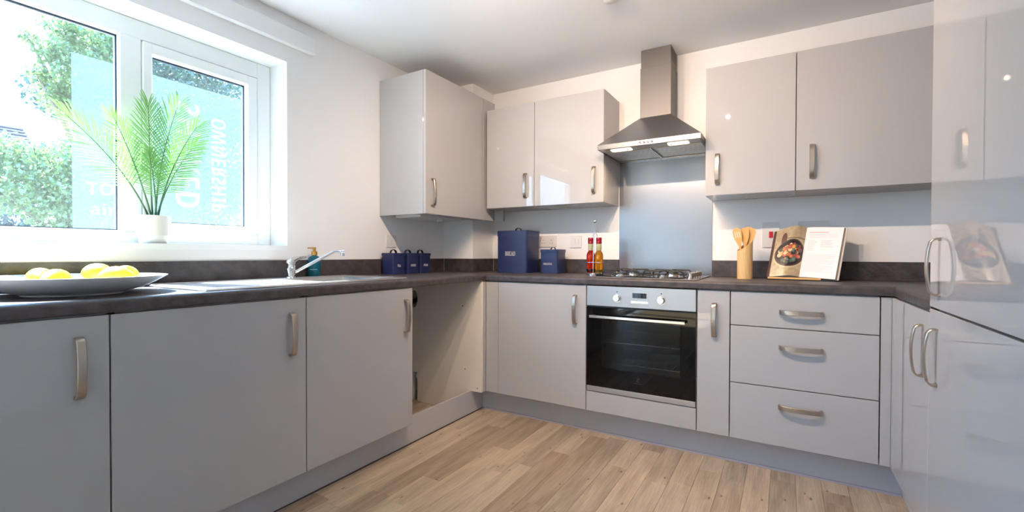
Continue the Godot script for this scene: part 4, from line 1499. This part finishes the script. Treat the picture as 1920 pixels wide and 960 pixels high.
func make_palm() -> void:
	var c := Vector3(-0.072, 1.0849, 2.152)
	var o := thing("potted_palm", "small artificial palm in a white pot on the window board", "potted plant", c)
	var st := begin()
	lathe(st, c, [Vector2(0, 0), Vector2(0.046, 0), Vector2(0.052, 0.008), Vector2(0.054, 0.03), Vector2(0.0605, 0.034), Vector2(0.0615, 0.06), Vector2(0.0615, 0.119), Vector2(0.060, 0.1205), Vector2(0.057, 0.119), Vector2(0.056, 0.1), Vector2(0, 0.1)], 36)
	part("pot", st, mats.ceramic_white, o)
	st = begin()
	lathe(st, c, [Vector2(0.0555, 0.1003), Vector2(0.03, 0.104), Vector2(0, 0.106)], 24)
	part("soil", st, mats.soil, o)
	var rng := RandomNumberGenerator.new()
	rng.seed = 5
	# fronds: base offset (z), via, tip as (x, y, z) in the room
	var fr := [
		[Vector3(-0.075, 1.19, 2.165), Vector3(-0.085, 1.40, 2.235), Vector3(-0.075, 1.575, 2.435), 0.115],
		[Vector3(-0.065, 1.19, 2.160), Vector3(-0.055, 1.42, 2.215), Vector3(-0.045, 1.60, 2.300), 0.085],
		[Vector3(-0.08, 1.19, 2.152), Vector3(-0.085, 1.45, 2.160), Vector3(-0.08, 1.685, 2.165), 0.110],
		[Vector3(-0.07, 1.19, 2.146), Vector3(-0.07, 1.46, 2.135), Vector3(-0.065, 1.705, 2.060), 0.125],
		[Vector3(-0.06, 1.19, 2.142), Vector3(-0.05, 1.42, 2.110), Vector3(-0.045, 1.630, 1.990), 0.115],
		[Vector3(-0.075, 1.19, 2.140), Vector3(-0.075, 1.38, 2.100), Vector3(-0.08, 1.545, 1.985), 0.100],
		[Vector3(-0.05, 1.19, 2.150), Vector3(-0.03, 1.34, 2.160), Vector3(0.0, 1.47, 2.195), 0.07]]
	for q in fr:
		var a: Vector3 = q[0]
		var b: Vector3 = q[1]
		var t: Vector3 = q[2]
		var pts := []
		for i in 17:
			var f := i / 16.0
			pts.append(a.lerp(b, f).lerp(b.lerp(t, f), f))
		st = begin()
		var rad := []
		for i in 17:
			rad.append(lerpf(0.0048, 0.0009, pow(i / 16.0, 0.6)))
		tube(st, pts, rad, 7)
		var stem := part("stem", st, mats.palm_stem, o)
		st = begin()
		var n := 27
		for i in n:
			var f := lerpf(0.33, 1.0, float(i) / (n - 1))
			var k := f * 16.0
			var i0 := mini(int(k), 15)
			var p: Vector3 = (pts[i0] as Vector3).lerp(pts[i0 + 1], k - i0)
			var tg: Vector3 = ((pts[i0 + 1] - pts[i0]) as Vector3).normalized()
			var side := tg.cross(Vector3.RIGHT).normalized()
			for s: float in [-1.0, 1.0]:
				var ln: float = q[3] * (0.55 + 0.65 * sin(PI * clampf((f - 0.22) / 0.86, 0, 1))) * rng.randf_range(0.9, 1.1)
				var spread := lerpf(0.85, 0.25, (f - 0.36) / 0.64)
				var dir := (tg * (1.0 - spread * 0.45) + side * s * spread + Vector3(rng.randf_range(-0.12, 0.16), -0.06, 0)).normalized()
				var wv := dir.cross(side * s + Vector3(0.6, 0, 0)).normalized()
				wv = (Vector3.RIGHT * 0.55 + dir.cross(Vector3.RIGHT) * 0.83).normalized()
				var w := 0.0024
				var m1 := p + dir * ln * 0.35
				var m2 := p + dir * ln * 0.72 + Vector3(0, -0.006, 0)
				var e := p + dir * ln + Vector3(0, -0.016, 0)
				quad(st, p - wv * w * 0.4, p + wv * w * 0.4, m1 + wv * w, m1 - wv * w)
				quad(st, m1 - wv * w, m1 + wv * w, m2 + wv * w * 0.75, m2 - wv * w * 0.75)
				tri(st, m2 - wv * w * 0.75, m2 + wv * w * 0.75, e)
		part("frond", st, mats.palm_leaf, o)

# ---------------------------------------------------------------- outside
func leaf_mesh() -> ArrayMesh:
	org = Vector3.ZERO
	var st := begin()
	var a := Vector3(0, -0.5, 0)
	var b := Vector3(0.32, -0.05, 0.06)
	var c := Vector3(0, 0.5, -0.05)
	var d := Vector3(-0.32, -0.05, 0.06)
	tri(st, a, b, c)
	tri(st, a, c, d)
	st.generate_normals()
	return st.commit()

func tree(called: String, label: String, category: String, foot: Vector3, blobs: Array, per: float, size: float, m: Material, lm: Mesh, sd: int, trunk := true) -> void:
	var o := thing(called, label, category, foot)
	var rng := RandomNumberGenerator.new()
	rng.seed = sd
	var tf: Array[Transform3D] = []
	for q in blobs:
		var c := Vector3(q[0], q[1], q[2])
		var r: float = q[3]
		for i in int(per * r * r):
			var d := Vector3(rng.randfn(), rng.randfn(), rng.randfn()).normalized()
			var p := c + d * r * pow(rng.randf(), 0.45) * Vector3(1.0, 0.8, 1.0)
			var bs := Basis.from_euler(Vector3(rng.randf_range(-1.2, 1.2), rng.randf() * TAU, rng.randf_range(-1.2, 1.2)))
			tf.append(Transform3D(bs.scaled(Vector3.ONE * size * rng.randf_range(0.6, 1.3)), p - foot))
	var mm := MultiMesh.new()
	mm.transform_format = MultiMesh.TRANSFORM_3D
	mm.mesh = lm
	mm.instance_count = tf.size()
	for i in tf.size():
		mm.set_instance_transform(i, tf[i])
	var mi := MultiMeshInstance3D.new()
	mi.name = "foliage"
	mi.multimesh = mm
	mi.material_override = m
	mi.set_meta("kind", "stuff")
	o.add_child(mi)
	if trunk:
		org = foot
		var st := begin()
		var top := Vector3(blobs[0][0], blobs[0][1], blobs[0][2])
		tube(st, [foot, foot.lerp(top, 0.4) + Vector3(0.1, 0, 0.05), top], [0.16, 0.12, 0.04], 10)
		part("trunk", st, mats.bark, o)
		st = begin()
		for q in blobs.slice(1):
			var e := Vector3(q[0], q[1], q[2])
			var s := foot.lerp(top, clampf((e.y - foot.y) / maxf(top.y - foot.y, 0.1) * 0.6, 0.3, 0.85))
			tube(st, [s, s.lerp(e, 0.5) + Vector3(0, 0.1, 0), e], [0.05, 0.03, 0.012], 7)
		part("branch", st, mats.bark, o)

func make_outside() -> void:
	org = Vector3(-14, -0.3, 2)
	var g := begin()
	box(g, Vector3(-40, -0.5, -30), Vector3(-0.31, -0.3, 30))
	var go := single("paving", g, mats.paving, "grey paving outside the window wall", "ground", org)
	go.set_meta("kind", "structure")
	var lm := leaf_mesh()
	# trees beyond the window
	tree("tree", "tall bright-leaved tree beyond the left pane, reaching the top of the window", "tree", Vector3(-7.3, -0.3, 0.25),
		[[-7.2, 4.3, 0.2, 0.55], [-7.0, 4.4, 0.62, 0.30], [-6.9, 4.0, 0.78, 0.26], [-7.0, 3.75, 0.45, 0.5], [-7.2, 3.45, 0.60, 0.36], [-7.1, 3.4, 0.2, 0.5], [-7.3, 4.75, -0.1, 0.5], [-7.1, 4.15, 0.98, 0.13], [-7.0, 3.62, 0.92, 0.14]], 5200.0, 0.075, mats.tree_leaf_0, lm, 11)
	tree("bush", "broad sunlit bush filling the lower left pane", "bush", Vector3(-6.6, -0.3, 0.6),
		[[-6.6, 2.35, 0.7, 0.42], [-6.7, 2.55, 0.25, 0.38], [-6.6, 2.2, 1.1, 0.42], [-6.5, 1.8, 0.9, 0.5], [-6.5, 1.8, 0.35, 0.5], [-6.6, 2.4, 1.35, 0.36], [-6.4, 1.4, 0.7, 0.5], [-6.5, 1.9, 1.5, 0.5], [-6.6, 2.1, 0.0, 0.5]], 4600.0, 0.07, mats.tree_leaf_0, lm, 12)
	tree("tree", "darker tree beyond the right-hand light, behind the banner", "tree", Vector3(-8.0, -0.3, -1.4),
		[[-8.0, 4.4, -1.2, 0.8], [-8.2, 4.6, -0.4, 0.7], [-7.8, 4.0, -2.0, 0.75], [-8.0, 3.4, -0.9, 0.85], [-8.0, 3.1, -1.7, 0.85], [-8.0, 2.5, -2.3, 0.8], [-8.0, 2.3, -1.1, 0.85], [-8.2, 3.6, -0.2, 0.7], [-8.0, 2.7, -0.2, 0.7], [-7.8, 1.8, -1.7, 0.8], [-7.8, 1.7, -0.6, 0.8], [-8.0, 4.9, -1.9, 0.7], [-8.2, 5.2, -0.9, 0.7], [-8.0, 3.6, -2.7, 0.7]], 2300.0, 0.085, mats.tree_leaf_1, lm, 13)
	tree("hedge", "dense blue-green hedge behind the trees", "hedge", Vector3(-10.0, -0.3, -0.8),
		[[-10, 2.4, 1.2, 0.8], [-10, 2.5, 0.3, 0.9], [-10, 2.6, -0.7, 1.0], [-10, 2.8, -1.8, 1.1], [-10, 2.8, -3.0, 1.1], [-10, 1.4, 0.8, 0.9], [-10, 1.4, -0.6, 1.0], [-10, 1.4, -2.2, 1.1], [-10, 4.2, -2.4, 1.2], [-10, 4.3, -1.2, 1.1], [-10, 5.3, -2.0, 1.1], [-10, 4.6, -3.4, 1.1], [-10, 5.5, -0.9, 0.9], [-10, 4.2, -0.2, 0.7]], 1500.0, 0.12, mats.tree_leaf_2, lm, 14, false)
	# house with a tiled roof far left
	var ho := thing("house", "neighbouring house with a purple-grey tiled roof at the far left", "house", Vector3(-17, -0.3, 1.5))
	part("wall", boxst(-20, -16.3, -0.3, 3.6, -0.9, 6.0), mats.render_wall, ho)
	var st := begin()
	prism(st, PackedVector2Array([Vector2(-15.9, 3.5), Vector2(-18.2, 4.95), Vector2(-20.4, 3.5)]), Vector3(0, 0, -1.3), Vector3.RIGHT, Vector3.UP, Vector3.BACK, 7.6)
	var rf := part("roof", st, mats.roof_tile, ho)
	for k in 12:
		st = begin()
		var f := k / 12.0
		var p := Vector3(-15.86, 3.5, 0).lerp(Vector3(-18.16, 4.95, 0), f)
		box(st, Vector3(p.x - 0.12, p.y + 0.01, -1.3), Vector3(p.x + 0.02, p.y + 0.05, 6.3))
		part("tile_course", st, mats.roof_tile, rf)
	# sales banner on a frame, seen from behind
	var ba := thing("banner", "pale mesh sales banner outside the right light, its lettering seen from behind", "banner", Vector3(-1.5, -0.3, 1.5))
	part("mesh_sheet", boxst(-1.502, -1.499, 1.05, 2.283, 0.80, 2.03), mats.scrim, ba)
	for z in [0.79, 1.70]:
		st = begin()
		tube(st, [Vector3(-1.52, -0.3, z), Vector3(-1.52, 2.28, z)], 0.012, 10)
		part("pole", st, mats.silver_grey, ba)
	lettering("SHARED", "Droid Sans", 0.165, mats.scrim_letter, ba, Vector3(-1.497, 1.762, 1.395), Vector3.DOWN, Vector3.BACK, 0.77, "lettering", 0.001, true)
	lettering("OWNERSHIP", "Droid Sans", 0.11, mats.scrim_letter, ba, Vector3(-1.497, 1.725, 1.18), Vector3.DOWN, Vector3.BACK, 0.72, "lettering", 0.001, true)
	lettering("TO", "Droid Sans", 0.08, mats.scrim_letter, ba, Vector3(-1.497, 1.455, 1.895), Vector3.FORWARD, Vector3.UP, 0.14, "lettering", 0.001, true)
	lettering("ain", "Droid Sans", 0.075, mats.scrim_letter, ba, Vector3(-1.497, 1.325, 1.875), Vector3.FORWARD, Vector3.UP, 0.14, "lettering", 0.001, true)

func _ready() -> void:
	make_view()
	make_materials()
	make_handle()
	make_room()
	make_base_units()
	make_worktops()
	make_wall_units()
	make_hood()
	make_oven()
	make_hob()
	make_sink()
	make_fittings()
	make_outside()
	make_tins()
	make_book()
	make_utensils()
	make_oils()
	make_fruit()
	make_palm()
	make_soap()
	make_plates()
